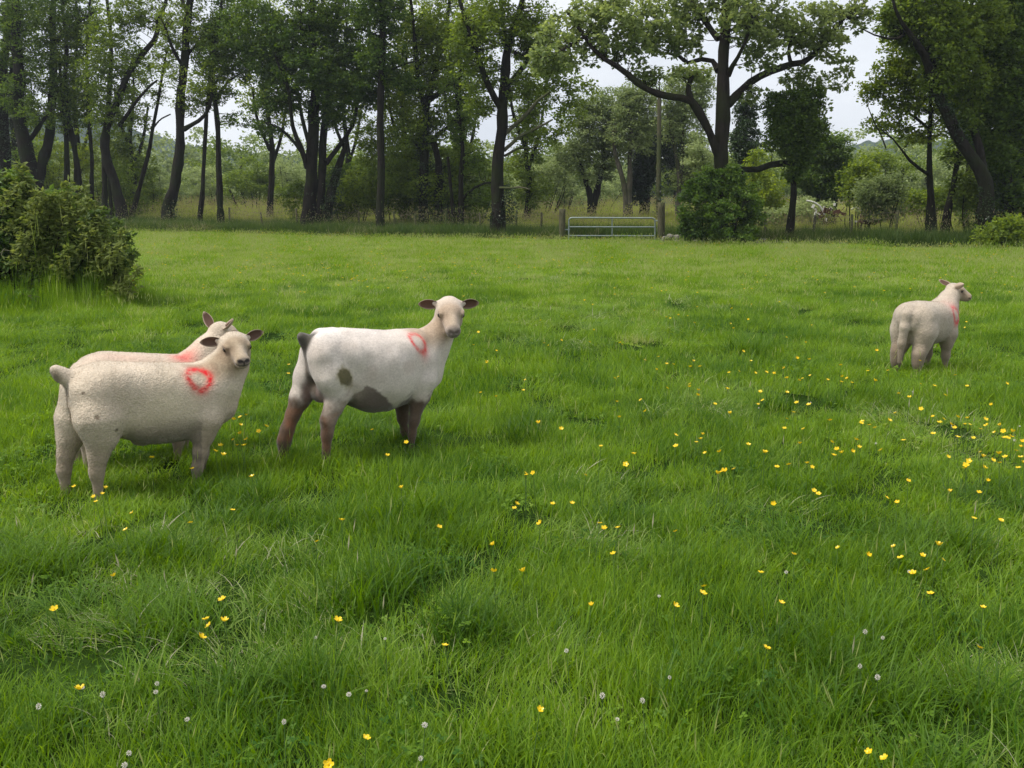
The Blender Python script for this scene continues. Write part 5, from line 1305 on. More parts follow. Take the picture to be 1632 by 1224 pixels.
# fresh bright trees inside the wood behind the left trunks
for k, (lab, bl, mt, Y_) in enumerate([
    ('bright green thicket behind the stout forked trunk at the left', [(70, 250, 40, 50, 50), (95, 300, 30, 34, 30), (120, 240, 30, 40, 30), (45, 310, 30, 30, 20)], MAT_LEAF_LIGHT, 55),
    ('sunny green thicket behind the pair of slim stems', [(150, 250, 30, 50, 40), (150, 310, 34, 26, 30), (185, 250, 24, 40, 26), (190, 300, 26, 34, 26)], MAT_LEAF_LIGHT, 57),
    ('light green scrub behind the thin leaning sapling', [(225, 300, 26, 30, 30), (250, 320, 26, 24, 22), (215, 260, 20, 30, 18)], MAT_LEAF_LIGHT, 60),
    ('grey-green willow scrub left of the tall leaning trunk', [(250, 285, 30, 22, 36), (275, 300, 30, 26, 34)], MAT_LEAF_GREY, 80),
    ('grey-green willow scrub filling the open gap', [(320, 290, 40, 24, 50), (300, 310, 34, 20, 30), (345, 305, 34, 22, 34)], MAT_LEAF_GREY, 84),
    ('rounded green willow right of the open gap', [(405, 285, 38, 32, 60), (380, 300, 34, 26, 36), (430, 300, 30, 28, 36)], MAT_LEAF_MID, 72),
    ('pale willow scrub just left of the big multi-stemmed tree', [(455, 285, 30, 28, 40), (478, 300, 26, 28, 30), (440, 310, 28, 18, 20)], MAT_LEAF_GREY, 76),
    ('dark understorey bush between the multi-stemmed tree and the straight trunk', [(555, 320, 34, 34, 50), (580, 290, 26, 34, 34), (540, 280, 26, 40, 30)], MAT_LEAF_DARK, 50),
    ('dark understorey bush right of the straight trunk', [(640, 320, 34, 36, 50), (665, 290, 34, 30, 34), (700, 330, 36, 26, 44)], MAT_LEAF_DARK, 51),
    ('shadowy holly-like bush left of the forked tree', [(750, 320, 30, 34, 40), (725, 300, 26, 34, 28)], MAT_LEAF_DARK, 50),
    ('pale willow scrub right of the forked tree', [(850, 290, 34, 34, 46), (880, 275, 26, 34, 36), (835, 320, 26, 18, 18)], MAT_LEAF_GREY, 66),
    ('rounded pale willow left of the gate clump', [(895, 270, 26, 40, 40), (875, 305, 34, 26, 36), (905, 310, 26, 20, 20)], MAT_LEAF_GREY, 72),
    ('low willow scrub behind the V-forked tree', [(970, 305, 34, 18, 30), (925, 315, 24, 14, 14)], MAT_LEAF_GREY, 78),
    ('light green bush between the oak and the hawthorn stem', [(1215, 300, 26, 34, 34), (1235, 325, 26, 20, 20), (1205, 260, 16, 26, 14)], MAT_LEAF_LIGHT, 48),
    ('tall light green shrub behind the oak bush', [(1130, 270, 30, 30, 24), (1110, 240, 24, 40, 24)], MAT_LEAF_GREY, 56),
    ('yellow-green elder between the small dark tree and the white-leaved bush', [(1362, 300, 20, 34, 28), (1375, 270, 24, 26, 22)], MAT_LEAF_LIGHT, 45),
    ('silver-leaved bush above the rusty machine', [(1390, 310, 30, 26, 44), (1420, 300, 30, 24, 34), (1405, 335, 30, 14, 20)], MAT_LEAF_GREY, 41),
    ('brownish green bush at the right of the gap', [(1440, 270, 36, 22, 34), (1400, 262, 30, 22, 26)], MAT_LEAF_MID, 60),
    ('bright yellow-green bush behind the twin slim stems', [(1460, 318, 34, 22, 40), (1500, 320, 34, 24, 40), (1540, 318, 24, 22, 24)], MAT_LEAF_LIGHT, 48),
    ('low green bush in front of the ivy-wrapped trunk at the right', [(1612, 365, 24, 18, 30), (1580, 378, 26, 12, 18)], MAT_LEAF_LIGHT, 31.5),
    ('dark scrub between the leaning trunk and the right edge', [(1550, 330, 20, 36, 24), (1625, 335, 26, 30, 28)], MAT_LEAF_DARK, 39),
    ('dark thicket low down at the foot of the left-hand wood', [(120, 335, 60, 24, 60), (180, 340, 26, 16, 24), (40, 340, 50, 24, 34)], MAT_LEAF_DARK, 44.5),
    ('green understorey bush between the bowed trunk and the thin leaning stem', [(185, 290, 24, 40, 34), (215, 320, 24, 24, 24)], MAT_LEAF_MID, 50),
    ('leafy understorey filling the foot of the multi-stemmed tree', [(520, 300, 30, 44, 44), (470, 320, 24, 28, 24), (545, 335, 30, 22, 30)], MAT_LEAF_MID, 49),
    ('mid-green understorey right of the straight trunk, behind a fence post', [(625, 270, 30, 40, 44), (650, 240, 34, 30, 34), (600, 320, 24, 30, 26)], MAT_LEAF_MID, 52),
    ('tangled green understorey left of the forked tree', [(700, 260, 34, 40, 50), (740, 270, 30, 40, 44), (770, 300, 24, 34, 34)], MAT_LEAF_MID, 51),
    ('leafy brush under the ivy-wrapped trunk at the right', [(1560, 290, 30, 40, 40), (1600, 280, 30, 50, 50), (1530, 300, 20, 34, 20)], MAT_LEAF_MID, 38),
    ('pale brush beyond the fence between the hawthorn and the scrap heap', [(1290, 335, 34, 18, 34), (1240, 345, 26, 16, 24)], MAT_LEAF_GREY, 46),
    ('dark willow seen through the branches at far left', [(10, 270, 34, 50, 40), (-30, 300, 40, 50, 30)], MAT_LEAF_DARK, 48),
]):
    make_bush('thicket' if 'thicket' in lab else 'bush', lab, 'bush', Y_, bl, mt, 400 + k * 7, per=70, size=.085 + Y_ * .0009, crad=.30 + Y_ * .003)

# second rank of the left-hand wood, sunlit behind the front trunks
for k, (px, top, w_, lab, mt, Y_) in enumerate([
    (20, 70, 60, 'tree of the second rank behind the far left trunks', MAT_LEAF_MID, 54), (120, 40, 56, 'tree of the second rank behind the pair of slim stems', MAT_LEAF_MID, 56),
    (210, 150, 30, 'short tree of the second rank in front of the dark hill', MAT_LEAF_MID, 58), (430, 60, 56, 'tree of the second rank above the open gap, left of the multi-stemmed tree', MAT_LEAF_LIGHT, 58),
    (550, 50, 60, 'tree of the second rank between the multi-stemmed tree and the straight trunk', MAT_LEAF_MID, 54), (645, 80, 56, 'tree of the second rank behind the ivy-clad tree', MAT_LEAF_LIGHT, 56),
    (735, 40, 56, 'tree of the second rank left of the forked tree', MAT_LEAF_LIGHT, 55), (840, 190, 36, 'low tree of the second rank right of the forked tree', MAT_LEAF_MID, 60),
    (1540, 60, 60, 'tree of the second rank behind the thick leaning trunk at the right', MAT_LEAF_LIGHT, 46), (1610, 90, 50, 'tree of the second rank near the right edge', MAT_LEAF_MID, 46)]):
    hh = 330 - top
    make_tree('woodland_tree', lab, 'tree', Y_, [[(px, 340, 6.5), (px + 4, 330 - hh * .3, 5.4), (px - 3, 330 - hh * .6, 4), (px + 3, top, 2.4), (px, top - 60, 1.4)], [(px + 2, 270, 3.5), (px + 18, 220, 3, .5), (px + 26, 170, 2, .8)], [(px - 1, 240, 3.5), (px - 20, 190, 3, -.5), (px - 28, 140, 2, -.8)]],
        [(px, top + 30, w_, 44, 34), (px - 14, top + 90, w_ * .8, 40, 26), (px + 18, top + 120, w_ * .7, 36, 22), (px, top - 40, w_ * 1.2, 50, 34)], mt, MAT_BARK, 700 + k * 5, per=60, size=.14, crad=.55, targets_scale=1.3)

# far hedgerow trees across the wild ground, a row behind everything else
def far_tree_src(seed, w, h_):
    r = np.random.default_rng(seed)
    d = r.normal(size=(90, 3)); d /= np.linalg.norm(d, axis=1, keepdims=True); d *= r.random((90, 1)) ** .4
    T = d * np.array([w / 2, w / 2, h_ * .42]) + np.array([0, 0, h_ * .56]); T *= 1 + .15 * r.normal(size=(90, 1))
    V, Q, t_ = leaves(T, .9, 46, .34, seed); me = mesh_from('crown', V, quads=Q, smooth=False); flt_attr(me, 'tint', t_)
    st = mesh_from('trunk', *[a for a in tubes([([[0, 0, -.3], [.1, 0, h_ * .3], [0, .1, h_ * .7]], [.28, .2, .08])], 6)][:1], quads=tubes([([[0, 0, -.3], [.1, 0, h_ * .3], [0, .1, h_ * .7]], [.28, .2, .08])], 6)[1])
    return me, st
FS = [far_tree_src(500 + i, 6 + i, 6.5 + i * .8) for i in range(4)]
for m_, _s in FS: m_.materials.append(MAT_LEAF_GREY if _s is FS[0][1] or _s is FS[2][1] else MAT_LEAF_MID)
for _m, s__ in FS: s__.materials.append(MAT_BARK)
r = np.random.default_rng(9)
for k in range(64):
    row = k % 2; Yf = 105 + row * 35 + r.uniform(-8, 8); pxf = -60 + (k // 2) * 56 + row * 26 + r.uniform(-12, 12)
    x_ = (pxf - 816) / FPX * Yf; z_ = float(ground_z(x_, Yf))
    t = thing('hedgerow_tree', 'small round-topped tree in the far hedgerow beyond the rough pasture', 'tree', (x_, Yf, z_), r.uniform(0, 6.28), 'far hedgerow trees')
    me, st = FS[r.integers(4)]; sc_ = r.uniform(.75, 1.15) * (1.25 if row else .9)
    o1 = obj('crown', me, None, t); o2 = obj('trunk', st, None, t)
    t.scale = (sc_, sc_, sc_)
# ================================================================ bush at the left, in the field
make_bush('elder_bush', 'big leafy elder and nettle bush in the field at the left edge of the photo', 'bush', 14.6,
    [(20, 330, 36, 40, 60), (70, 350, 40, 34, 60), (120, 375, 36, 30, 56), (30, 400, 50, 40, 80), (100, 420, 50, 36, 80), (150, 410, 30, 30, 50), (165, 440, 26, 24, 34), (60, 460, 60, 26, 60), (120, 465, 40, 22, 44),
     (10, 300, 26, 30, 30), (-30, 380, 50, 80, 80), (175, 400, 20, 24, 24), (30, 290, 10, 18, 10), (98, 318, 18, 16, 16), (-20, 470, 40, 26, 30), (180, 420, 18, 14, 12)],
    leafy('elder_leaves', (.040, .095, .018), (.165, .24, .055), trans=.42, nscale=2.2, rough=.5), 600, per=24, size=.12, crad=.19, stems=14, droop=.35, slim=.62)
# feathery young shoots on top
def shoots(name, lab, spec, Y, mat, seed):
    r = np.random.default_rng(seed); b = at_depth(spec[0][0], 400, Y); b[2] = 0
    root = thing(name, lab, 'plant', b); paths = []; C = []
    for (x0, y0, x1, y1) in spec:
        a, c = at_depth(x0, y0, Y), at_depth(x1, y1, Y + r.uniform(-.3, .3)); a[2] = max(a[2], 0)
        P_ = smooth_path([a, (a + c) / 2 + r.normal(size=3) * .04, c], 12); paths.append((P_, np.linspace(.008, .002, 12)))
        for k in range(3, 12):
            t = k / 11; L = .16 * (1 - t) + .05
            for s_ in (-1, 1):
                d = np.array([s_ * math.cos(r.uniform(-.5, .5)), r.uniform(-.7, .7), .35]); d /= np.linalg.norm(d)
                e = P_[k] + d * L; q = smooth_path([P_[k], e], 5); paths.append((q, np.linspace(.003, .001, 5))); C += [w for w in q[1:]]
    V, Q = tubes(paths, 3); obj('stems', mesh_from('stems', V - b, quads=Q), MAT_BARK, root)
    V, Q, t_ = leaves(np.array(C), .04, 3, .085, seed, droop=.2, slim=.6)
    me = mesh_from('foliage', V - b, quads=Q, smooth=False); flt_attr(me, 'tint', np.clip(t_ + .25, 0, 1)); obj('foliage', me, mat, root); return root
MAT_SHOOT = leafy('young_shoot_leaves', (.065, .11, .022), (.20, .24, .065), trans=.42, nscale=2.5, rough=.6)
shoots('tall_weed', 'tallest pale feathery shoots at the top left of the bush', [(20, 330, 34, 262), (5, 340, 8, 280), (38, 340, 46, 288), (-8, 340, -10, 285)], 14.4, MAT_SHOOT, 1)
shoots('tall_weed', 'brownish young shoots over the middle of the left bush', [(95, 380, 105, 292), (110, 380, 128, 300), (80, 390, 84, 312), (125, 385, 140, 318), (70, 390, 66, 320)], 14.3, MAT_SHOOT, 2)
shoots('tall_weed', 'nettle-like shoots on the right shoulder of the left bush', [(150, 420, 165, 336), (165, 430, 186, 352), (140, 410, 148, 340), (180, 440, 204, 372), (176, 440, 212, 402)], 14.2, leafy('nettle_leaves', (.03, .065, .014), (.09, .14, .03), trans=.35, nscale=2), 3)
_r = np.random.default_rng(8)
shoots('tall_weed', 'ragged fringe of nettle shoots round the outline of the left bush', [(x_ - 16 + _r.uniform(-6, 6), y_ + 60, x_ + _r.uniform(-8, 16), y_ - _r.uniform(0, 16)) for x_, y_ in
    [(14, 300), (50, 312), (70, 322), (88, 320), (112, 322), (128, 332), (146, 345), (158, 352), (172, 362), (186, 378), (196, 392), (202, 408), (200, 425), (206, 440), (196, 452), (30, 330), (60, 350), (100, 350), (140, 372), (165, 392), (120, 400), (80, 390), (40, 380), (180, 470), (200, 478)]], 14.0, MAT_SHOOT, 9)
# dry twigs at its foot
dt = thing('dead_twigs', 'pale dry twigs lying under the left bush', 'twigs', (at_height(40, 492)[0], at_height(40, 492)[1], 0))
b0 = np.array(dt.location)
for k, (x0, y0, x1, y1) in enumerate([(30, 466, 62, 484), (36, 470, 84, 482), (4, 486, 22, 500), (50, 478, 80, 492), (8, 396, 2, 408), (0, 404, 16, 400)]):
    a, c = at_depth(x0, y0, 13.7), at_depth(x1, y1, 13.4)
    V, Q = tubes([(smooth_path([a, (a + c) / 2 + [0, 0, .03], c], 6), np.linspace(.009, .005, 6))], 5)
    obj('twig', mesh_from('twig', V - b0, quads=Q), MAT_DEAD, dt)

# ================================================================ gate, posts, pole, fence
GY = 39.0
MAT_GALV = plain_mat('galvanised_steel', (.27, .32, .32), rough=.55, metal=.5, nscale=5, vary=.2, spec=.5)
MAT_POST = bark_mat('weathered_post', (.055, .055, .03), (.155, .14, .085), moss=(.07, .09, .03), scale=14)
MAT_WIRE = plain_mat('fence_wire', (.12, .11, .10), rough=.5, metal=.7)
g0 = at_depth(976, 386, GY); g0[2] = 0
gate = thing('field_gate', 'galvanised five-bar metal field gate between two wooden posts', 'gate', g0)
def gp(px, py, dy=0): return at_depth(px, py, GY + dy) - g0
def part_tube(nm, pts, rad, mat, parent, sides=8, n=None):
    n = n or len(pts); P_ = smooth_path(pts, n) if n != len(pts) else np.array(pts)
    V, Q = tubes([(P_, np.full(len(P_), rad * 1.25))], sides); return obj(nm, mesh_from(nm, V, quads=Q), mat, parent)
arc = lambda cx, cy, r_, a0, a1: [gp(cx + r_ * math.cos(t), cy - r_ * math.sin(t)) for t in np.linspace(a0, a1, 6)]
frame_pts = [gp(906.5, 390), gp(906.5, 370)] + arc(911.5, 352, 5, math.pi, math.pi / 2) + [gp(940, 347), gp(1010, 347.4)] + arc(1039, 352.4, 5, math.pi / 2, 0) + [gp(1044, 370), gp(1044, 390)]
part_tube('gate_frame', frame_pts, .024, MAT_GALV, gate)
for py in (361.6, 375.6, 389.6): part_tube('rail', [gp(906.5, py), gp(975, py + .15), gp(1044, py + .3)], .019, MAT_GALV, gate)
part_tube('upright', [gp(975.5, 347, .012), gp(975.5, 390, .012)], .017, MAT_GALV, gate)
for py in (352, 384): part_tube('hinge', [gp(1043, py), gp(1050, py)], .022, MAT_GALV, gate, 6)
part_tube('latch', [gp(900, 366), gp(908, 366)], .018, MAT_GALV, gate, 6)
def wood_post(px, ytop, Y, rpx, lab, lean=0.0, group=None, seed=0):
    b = at_depth(px, 380, Y); b[2] = float(ground_z(b[0], b[1])); top = at_depth(px + lean, ytop, Y)
    h_ = top[2] - b[2]; k = 9; z = np.linspace(-.2, h_, k); P_ = np.stack([np.linspace(0, top[0] - b[0], k), 0 * z, z], 1)
    rr = rpx * Y / FPX * (1 + .06 * vnoise(P_ + seed, 4, 3)); P_ = np.concatenate([P_, P_[-1:] + [0, 0, .012], P_[-1:] + [0, 0, .015]]); rr = np.concatenate([rr, [rr[-1] * .8, .002]])
    V, Q = tubes([(P_, rr)], 10); V += .006 * np.stack([vnoise(V, 18, 1 + seed)] * 3, 1)
    o = obj('gate_post', mesh_from('gate_post', V, quads=Q), MAT_POST, None, b); return tag(o, lab, 'post', group)
wood_post(896, 333, GY + .05, 5.2, 'shorter wooden gate post left of the metal gate', seed=1)
wood_post(1054, 323, GY - .1, 5.6, 'taller wooden gate post right of the metal gate', seed=2)
# mossy pole behind the gate
b = at_depth(1050, 330, 57); b[2] = float(ground_z(b[0], b[1])); tp = at_depth(1051, 150, 57)
P_ = smooth_path([b - [0, 0, .3], (b + tp) / 2, tp], 14); V, Q = tubes([(P_, np.linspace(.15, .115, 14))], 10)
pole = thing('utility_pole', 'tall straight greenish wooden pole rising behind the right gate post', 'pole', b)
obj('pole', mesh_from('pole', V - b, quads=Q), MAT_POST, pole)
C = smooth_path([b + [0, 0, .1], b + [0, 0, 2.6]], 20); V, Q, t_ = leaves(C, .3, 22, .12, 77); me = mesh_from('ivy', V - b, quads=Q, smooth=False); flt_attr(me, 'tint', t_); obj('ivy', me, MAT_IVY, pole)

# wire fence along the bank behind the field
def fence_run(lab, pxs, dY, top_px, seed):
    r = np.random.default_rng(seed); X0 = None; pts = []
    for px in pxs:
        s_ = (px - 816) / FPX; Y = (40.6 + dY) / (1 + .507 * s_); x_ = s_ * Y; pts.append(np.array([x_, Y, float(ground_z(x_, Y))]))
    b = pts[0].copy(); root = thing('wire_fence', lab, 'fence', b); tops = []
    for k, p in enumerate(pts):
        h_ = 1.12 + r.uniform(-.1, .15); ln = r.normal(0, .05, 2); q = p - b
        P_ = np.array([q + [0, 0, -.2], q + [ln[0] * .5, ln[1] * .5, h_ * .5], q + [ln[0], ln[1], h_], q + [ln[0], ln[1], h_ + .02]])
        V, Q = tubes([(P_, [.055, .052, .050, .012])], 7); obj('fence_post', mesh_from('fence_post', V, quads=Q), MAT_POST, root); tops.append((q, ln, h_))
    for f_ in (.30, .55, .80, .97):
        P_ = []
        for k, (q, ln, h_) in enumerate(tops):
            P_.append(q + [ln[0] * f_, ln[1] * f_ - .05, h_ * f_])
            if k < len(tops) - 1: q2, l2, h2 = tops[k + 1]; P_.append((q + q2) / 2 + [0, -.05, (h_ + h2) / 2 * f_ - .03])
        V, Q = tubes([(np.array(P_), np.full(len(P_), .004))], 4); obj('wire', mesh_from('wire', V, quads=Q), MAT_WIRE, root)
    return root
fence_run('post and wire fence running behind the trees on the left of the gate', [372, 424, 478, 532, 575, 633, 665, 712, 768, 822, 862], 3.2, 330, 4)
fence_run('short run of post and wire fence beyond the bank right of the oak', [1216, 1290, 1352, 1420], 2.6, 330, 5)

# ================================================================ tumbled stone wall
MAT_STONE = plain_mat('field_stone', (.19, .18, .155), rough=.95, nscale=9, vary=.45, bump=.5)
MAT_STONE_MOSS = plain_mat('mossy_stone', (.10, .11, .06), rough=.95, nscale=7, vary=.5, bump=.5)
MAT_STONE_WHITE = plain_mat('white_stone', (.52, .51, .49), rough=.9, nscale=8, vary=.2, bump=.4)
def stone_mesh(seed):
    r = np.random.default_rng(seed); bm_v = []; me = uv_ball(1.0, 9, 6)
    V = np.array([v.co[:] for v in me.vertices]); V *= (1 + .28 * vnoise(V, 1.1, seed) + .12 * vnoise(V, 2.7, seed + 3))[:, None]
    V = np.sign(V) * np.abs(V) ** .85; me.vertices.foreach_set('co', V.astype(np.float32).ravel()); me.name = 'stone'
    me.polygons.foreach_set('use_smooth', np.zeros(len(me.polygons), bool)); return me
SM = [[stone_mesh(i) for i in range(5)] for _ in range(3)]
for a_, mt in zip(SM, (MAT_STONE, MAT_STONE_MOSS, MAT_STONE_WHITE)):
    for me in a_: me.materials.append(mt)
def stones(lab, spec, seed):
    r = np.random.default_rng(seed); b = None; root = None
    for (px, py, wpx, hpx, kd) in spec:
        s_ = (px - 816) / FPX; Y = (40.6 + .25 + r.uniform(-.1, .5)) / (1 + .507 * s_); p = at_depth(px, py, Y)
        if root is None: b = p.copy(); b[2] = 0; root = thing('stone_wall', lab, 'wall', b)
        o = obj('stone', SM[kd][r.integers(5)], None, root, p - b, (r.uniform(-.3, .3), r.uniform(-.3, .3), r.uniform(0, 6.28)))
        u = Y / FPX; o.scale = (wpx * u * .55, wpx * u * .5, hpx * u * .6)
rs = np.random.default_rng(12); sp_ = []
for (x0, x1, yb, n, top) in ((1058, 1104, 390, 20, 14), (1104, 1140, 391, 12, 6), (1140, 1216, 392, 30, 9), (1216, 1262, 394, 8, 5)):
    for k in range(n): sp_.append((rs.uniform(x0, x1), yb - rs.random() ** 1.3 * top, rs.uniform(7, 14), rs.uniform(5, 9), 0 if rs.random() < .6 else 1))
sp_ += [(1139, 384.5, 10, 8, 2), (1193, 379.5, 8, 7, 2), (1061, 382, 13, 9, 0), (1072, 384, 16, 8, 0), (1085, 382, 12, 8, 0)]
stones('tumbled dry-stone wall right of the gate with two white stones in it', sp_, 3)
stones('low mossy stones on the bank below the small dark tree', [(1254, 391, 16, 10, 0), (1246, 394, 9, 6, 1), (1265, 394, 8, 6, 1), (1345, 392, 22, 9, 1), (1334, 394, 12, 7, 1), (1360, 394, 14, 7, 1)], 4)
stones('long low heap of grey stones on the bank left of the twin slim stems', [(1392, 392, 14, 6, 0), (1402, 395, 26, 8, 0), (1416, 393, 14, 7, 1), (1380, 395, 12, 7, 1), (1426, 396, 12, 6, 0), (1408, 390, 12, 6, 1)], 5)
stones('few half-hidden stones left of the gate', [(862, 382, 10, 6, 1), (874, 383, 8, 6, 0), (884, 384, 9, 5, 1), (768 + 20, 381, 8, 5, 1)], 6)

# ================================================================ scrap in the tall grass
MAT_RUST = plain_mat('rusty_iron', (.09, .045, .03), rough=.9, nscale=6, vary=.5)
MAT_RED = plain_mat('faded_red_paint', (.20, .035, .045), rough=.7, nscale=5, vary=.4)
MAT_WHITEP = plain_mat('chipped_white_paint', (.68, .66, .63), rough=.7, nscale=6, vary=.15)
def chunk(nm, c, size, rot, mat, parent, base, bev=.15):
    sx, sy, sz = size; b_ = bev * min(size); V = []
    for z in (-1, 1):
        for (x, y) in ((-1, -1), (1, -1), (1, 1), (-1, 1)): V.append((x * (sx / 2), y * (sy / 2), z * (sz / 2)))
    import bmesh
    bm = bmesh.new(); vs = [bm.verts.new(v) for v in V]
    for f in ((3, 2, 1, 0), (4, 5, 6, 7), (0, 1, 5, 4), (1, 2, 6, 5), (2, 3, 7, 6), (3, 0, 4, 7)): bm.faces.new([vs[i] for i in f])
    bmesh.ops.bevel(bm, geom=bm.edges[:], offset=b_, segments=1, affect='EDGES')
    me = bpy.data.meshes.new(nm); bm.to_mesh(me); bm.free()
    return obj(nm, me, mat, parent, c - base, rot)
SY = 43.0
b = at_depth(1310, 345, SY); b[2] = float(ground_z(b[0], b[1]))
sc1 = thing('farm_scrap', 'heap of white boards and rusty plates with a pale bent pipe in tall grass', 'scrap heap', b)
def sp(px, py, d=0): return at_depth(px, py, SY + d)
V, Q = tubes([(smooth_path([sp(1285, 319.5), sp(1296, 322), sp(1307, 329), sp(1314, 342)], 12), np.full(12, .035))], 7); obj('pipe', mesh_from('pipe', V - b, quads=Q), MAT_WHITEP, sc1)
for (px, py, w_, h_, rz, mt, nm) in ((1296, 329, .12, .16, .4, MAT_WHITEP, 'board'), (1300, 335, .10, .14, -.5, MAT_WHITEP, 'board'), (1299, 343, .09, .26, .1, MAT_WHITEP, 'board'), (1304, 340, .22, .07, .6, MAT_WHITEP, 'board'), (1313, 332, .08, .20, .2, MAT_WHITEP, 'board'),
                          (1330, 326, .09, .12, .1, MAT_WHITEP, 'board'), (1324, 333, .14, .12, .5, MAT_WHITEP, 'board'), (1317, 350, .06, .14, 0, MAT_WHITEP, 'board'), (1318, 336, .34, .24, .2, MAT_RUST, 'rusty_plate'), (1333, 338, .34, .18, -.25, MAT_RUST, 'rusty_plate'), (1344, 341, .26, .12, .3, MAT_RUST, 'rusty_plate'), (1309, 342, .3, .3, -.3, MAT_RUST, 'rusty_plate')):
    chunk(nm, sp(px, py, rs.uniform(-.2, .3)), (w_, .05, h_), (0, rz, rs.uniform(-.4, .4)), mt, sc1, b)
V, Q = tubes([(smooth_path([sp(1322, 330), sp(1332, 340), sp(1342, 352)], 6), np.full(6, .02)), (smooth_path([sp(1346, 330), sp(1336, 342), sp(1330, 352)], 6), np.full(6, .018))], 6); obj('bars', mesh_from('bars', V - b, quads=Q), MAT_RUST, sc1)
SY = 42.0
b = at_depth(1385, 350, SY); b[2] = float(ground_z(b[0], b[1]))
sc2 = thing('old_farm_machine', 'abandoned dark red farm machine with curved lever, half sunk in tall grass', 'farm machine', b)
chunk('body', sp(1384, 350), (.62, .5, .42), (0, .08, .2), MAT_RUST, sc2, b); chunk('red_panel', sp(1397, 350, -.3), (.30, .06, .34), (0, -.1, .1), MAT_RED, sc2, b); chunk('red_panel', sp(1405, 347, -.25), (.14, .3, .22), (0, .2, -.3), MAT_RED, sc2, b)
V, Q = tubes([(smooth_path([sp(1372, 350), sp(1376, 342), sp(1370, 334), sp(1363, 330), sp(1357, 334)], 14), np.full(14, .028))], 7); obj('lever', mesh_from('lever', V - b, quads=Q), MAT_WHITEP, sc2)
V, Q = tubes([(smooth_path([sp(1376, 343), sp(1380, 335), sp(1388, 330)], 8), np.full(8, .02))], 6); obj('lever', mesh_from('lever', V - b, quads=Q), MAT_WHITEP, sc2)
th = np.linspace(0, 6.28, 18); wc = sp(1376, 357, -.35)
V, Q = tubes([(np.stack([wc[0] + .24 * np.cos(th), np.full(18, wc[1]), wc[2] + .24 * np.sin(th)], 1), np.full(18, .03))], 6); obj('wheel', mesh_from('wheel', V - b, quads=Q), MAT_RUST, sc2)
chunk('white_cap', sp(1364, 353, -.4), (.12, .06, .07), (0, .3, 0), MAT_WHITEP, sc2, b)

# ================================================================ flowers
def petal_mat(name, c, tr=.25):
    m, n, l, bb = mat_new(name); bb.inputs['Base Color'].default_value = (*c, 1); bb.inputs['Roughness'].default_value = .25
    t_ = n.new('ShaderNodeBsdfTranslucent'); t_.inputs['Color'].default_value = (*c, 1); ms = n.new('ShaderNodeMixShader'); ms.inputs[0].default_value = tr
    l.new(bb.outputs[0], ms.inputs[1]); l.new(t_.outputs[0], ms.inputs[2]); l.new(ms.outputs[0], n['Material Output'].inputs['Surface']); return m
MAT_PETAL = petal_mat('buttercup_petal', (.88, .62, .015)); MAT_STEM = plain_mat('flower_stem', (.07, .13, .03), rough=.6, vary=.2)
MAT_CLOVER = petal_mat('clover_floret', (.72, .68, .60), .3)
def stem_mesh(h_, bend, seed):
    P_ = smooth_path([[bend, 0, -.02 - h_], [bend * .4, 0, -h_ * .5], [0, 0, 0]], 5); V, Q = tubes([(P_, np.linspace(.0016, .0011, 5))], 3)
    return mesh_from('stem', V, quads=Q)
def buttercup_head(open_, seed):
    r = np.random.default_rng(seed); V = []; F = []
    for k in range(5):
        a = k * 2 * math.pi / 5 + r.uniform(-.1, .1); ca, sa = math.cos(a), math.sin(a); o = len(V)
        def pt(u, v, z): return (u * ca - v * sa, u * sa + v * ca, z)
        V += [pt(.001, 0, 0), pt(.006, -.0052, .001 + .003 * open_), pt(.0065, 0, .0 + .0022 * open_), pt(.006, .0052, .001 + .003 * open_), pt(.0115, -.0036, .002 + .0065 * open_), pt(.0125, 0, .002 + .0062 * open_), pt(.0115, .0036, .002 + .0065 * open_)]
        F += [(o, o + 1, o + 2), (o, o + 2, o + 3), (o + 1, o + 4, o + 5, o + 2), (o + 2, o + 5, o + 6, o + 3)]
    o = len(V)
    for k in range(6): V.append((.003 * math.cos(k * 1.047), .003 * math.sin(k * 1.047), .002))
    V.append((0, 0, .0055))
    for k in range(6): F.append((o + k, o + (k + 1) % 6, o + 6))
    me = mesh_from('flower_head', V, faces=F, smooth=False); me.materials.append(MAT_PETAL); return me
def clover_head(seed):
    r = np.random.default_rng(seed); V = []; F = []; n = 26
    for k in range(n):
        z = 1 - 2 * (k + .5) / n; a = k * 2.39996; q = math.sqrt(1 - z * z); d = np.array([q * math.cos(a), q * math.sin(a), z * .9 + .15]); s_ = np.cross(d, [0, 0, 1.0]); s_ /= np.linalg.norm(s_) + 1e-9; t_ = np.cross(s_, d)
        o = len(V); V += [d * .003, d * .0075 + s_ * .0019, d * .0105, d * .0075 - s_ * .0019, d * .0075 + t_ * .0016]; F += [(o, o + 1, o + 4), (o + 1, o + 2, o + 4), (o + 2, o + 3, o + 4), (o + 3, o, o + 4), (o, o + 1, o + 2, o + 3)]
    me = mesh_from('flower_head', V, faces=F, smooth=False); me.materials.append(MAT_CLOVER); return me
BH = [buttercup_head(o_, i) for i, o_ in enumerate((.3, .7, 1.1, .5))]; CH = [clover_head(i) for i in range(2)]
ST = [stem_mesh(.21, b_, 0) for b_ in (-.03, .0, .04, .02)]
for me in ST: me.materials.append(MAT_STEM)
CST = [stem_mesh(.13, b_, 0) for b_ in (-.02, .02)]
for me in CST: me.materials.append(MAT_STEM)
rf = np.random.default_rng(77)
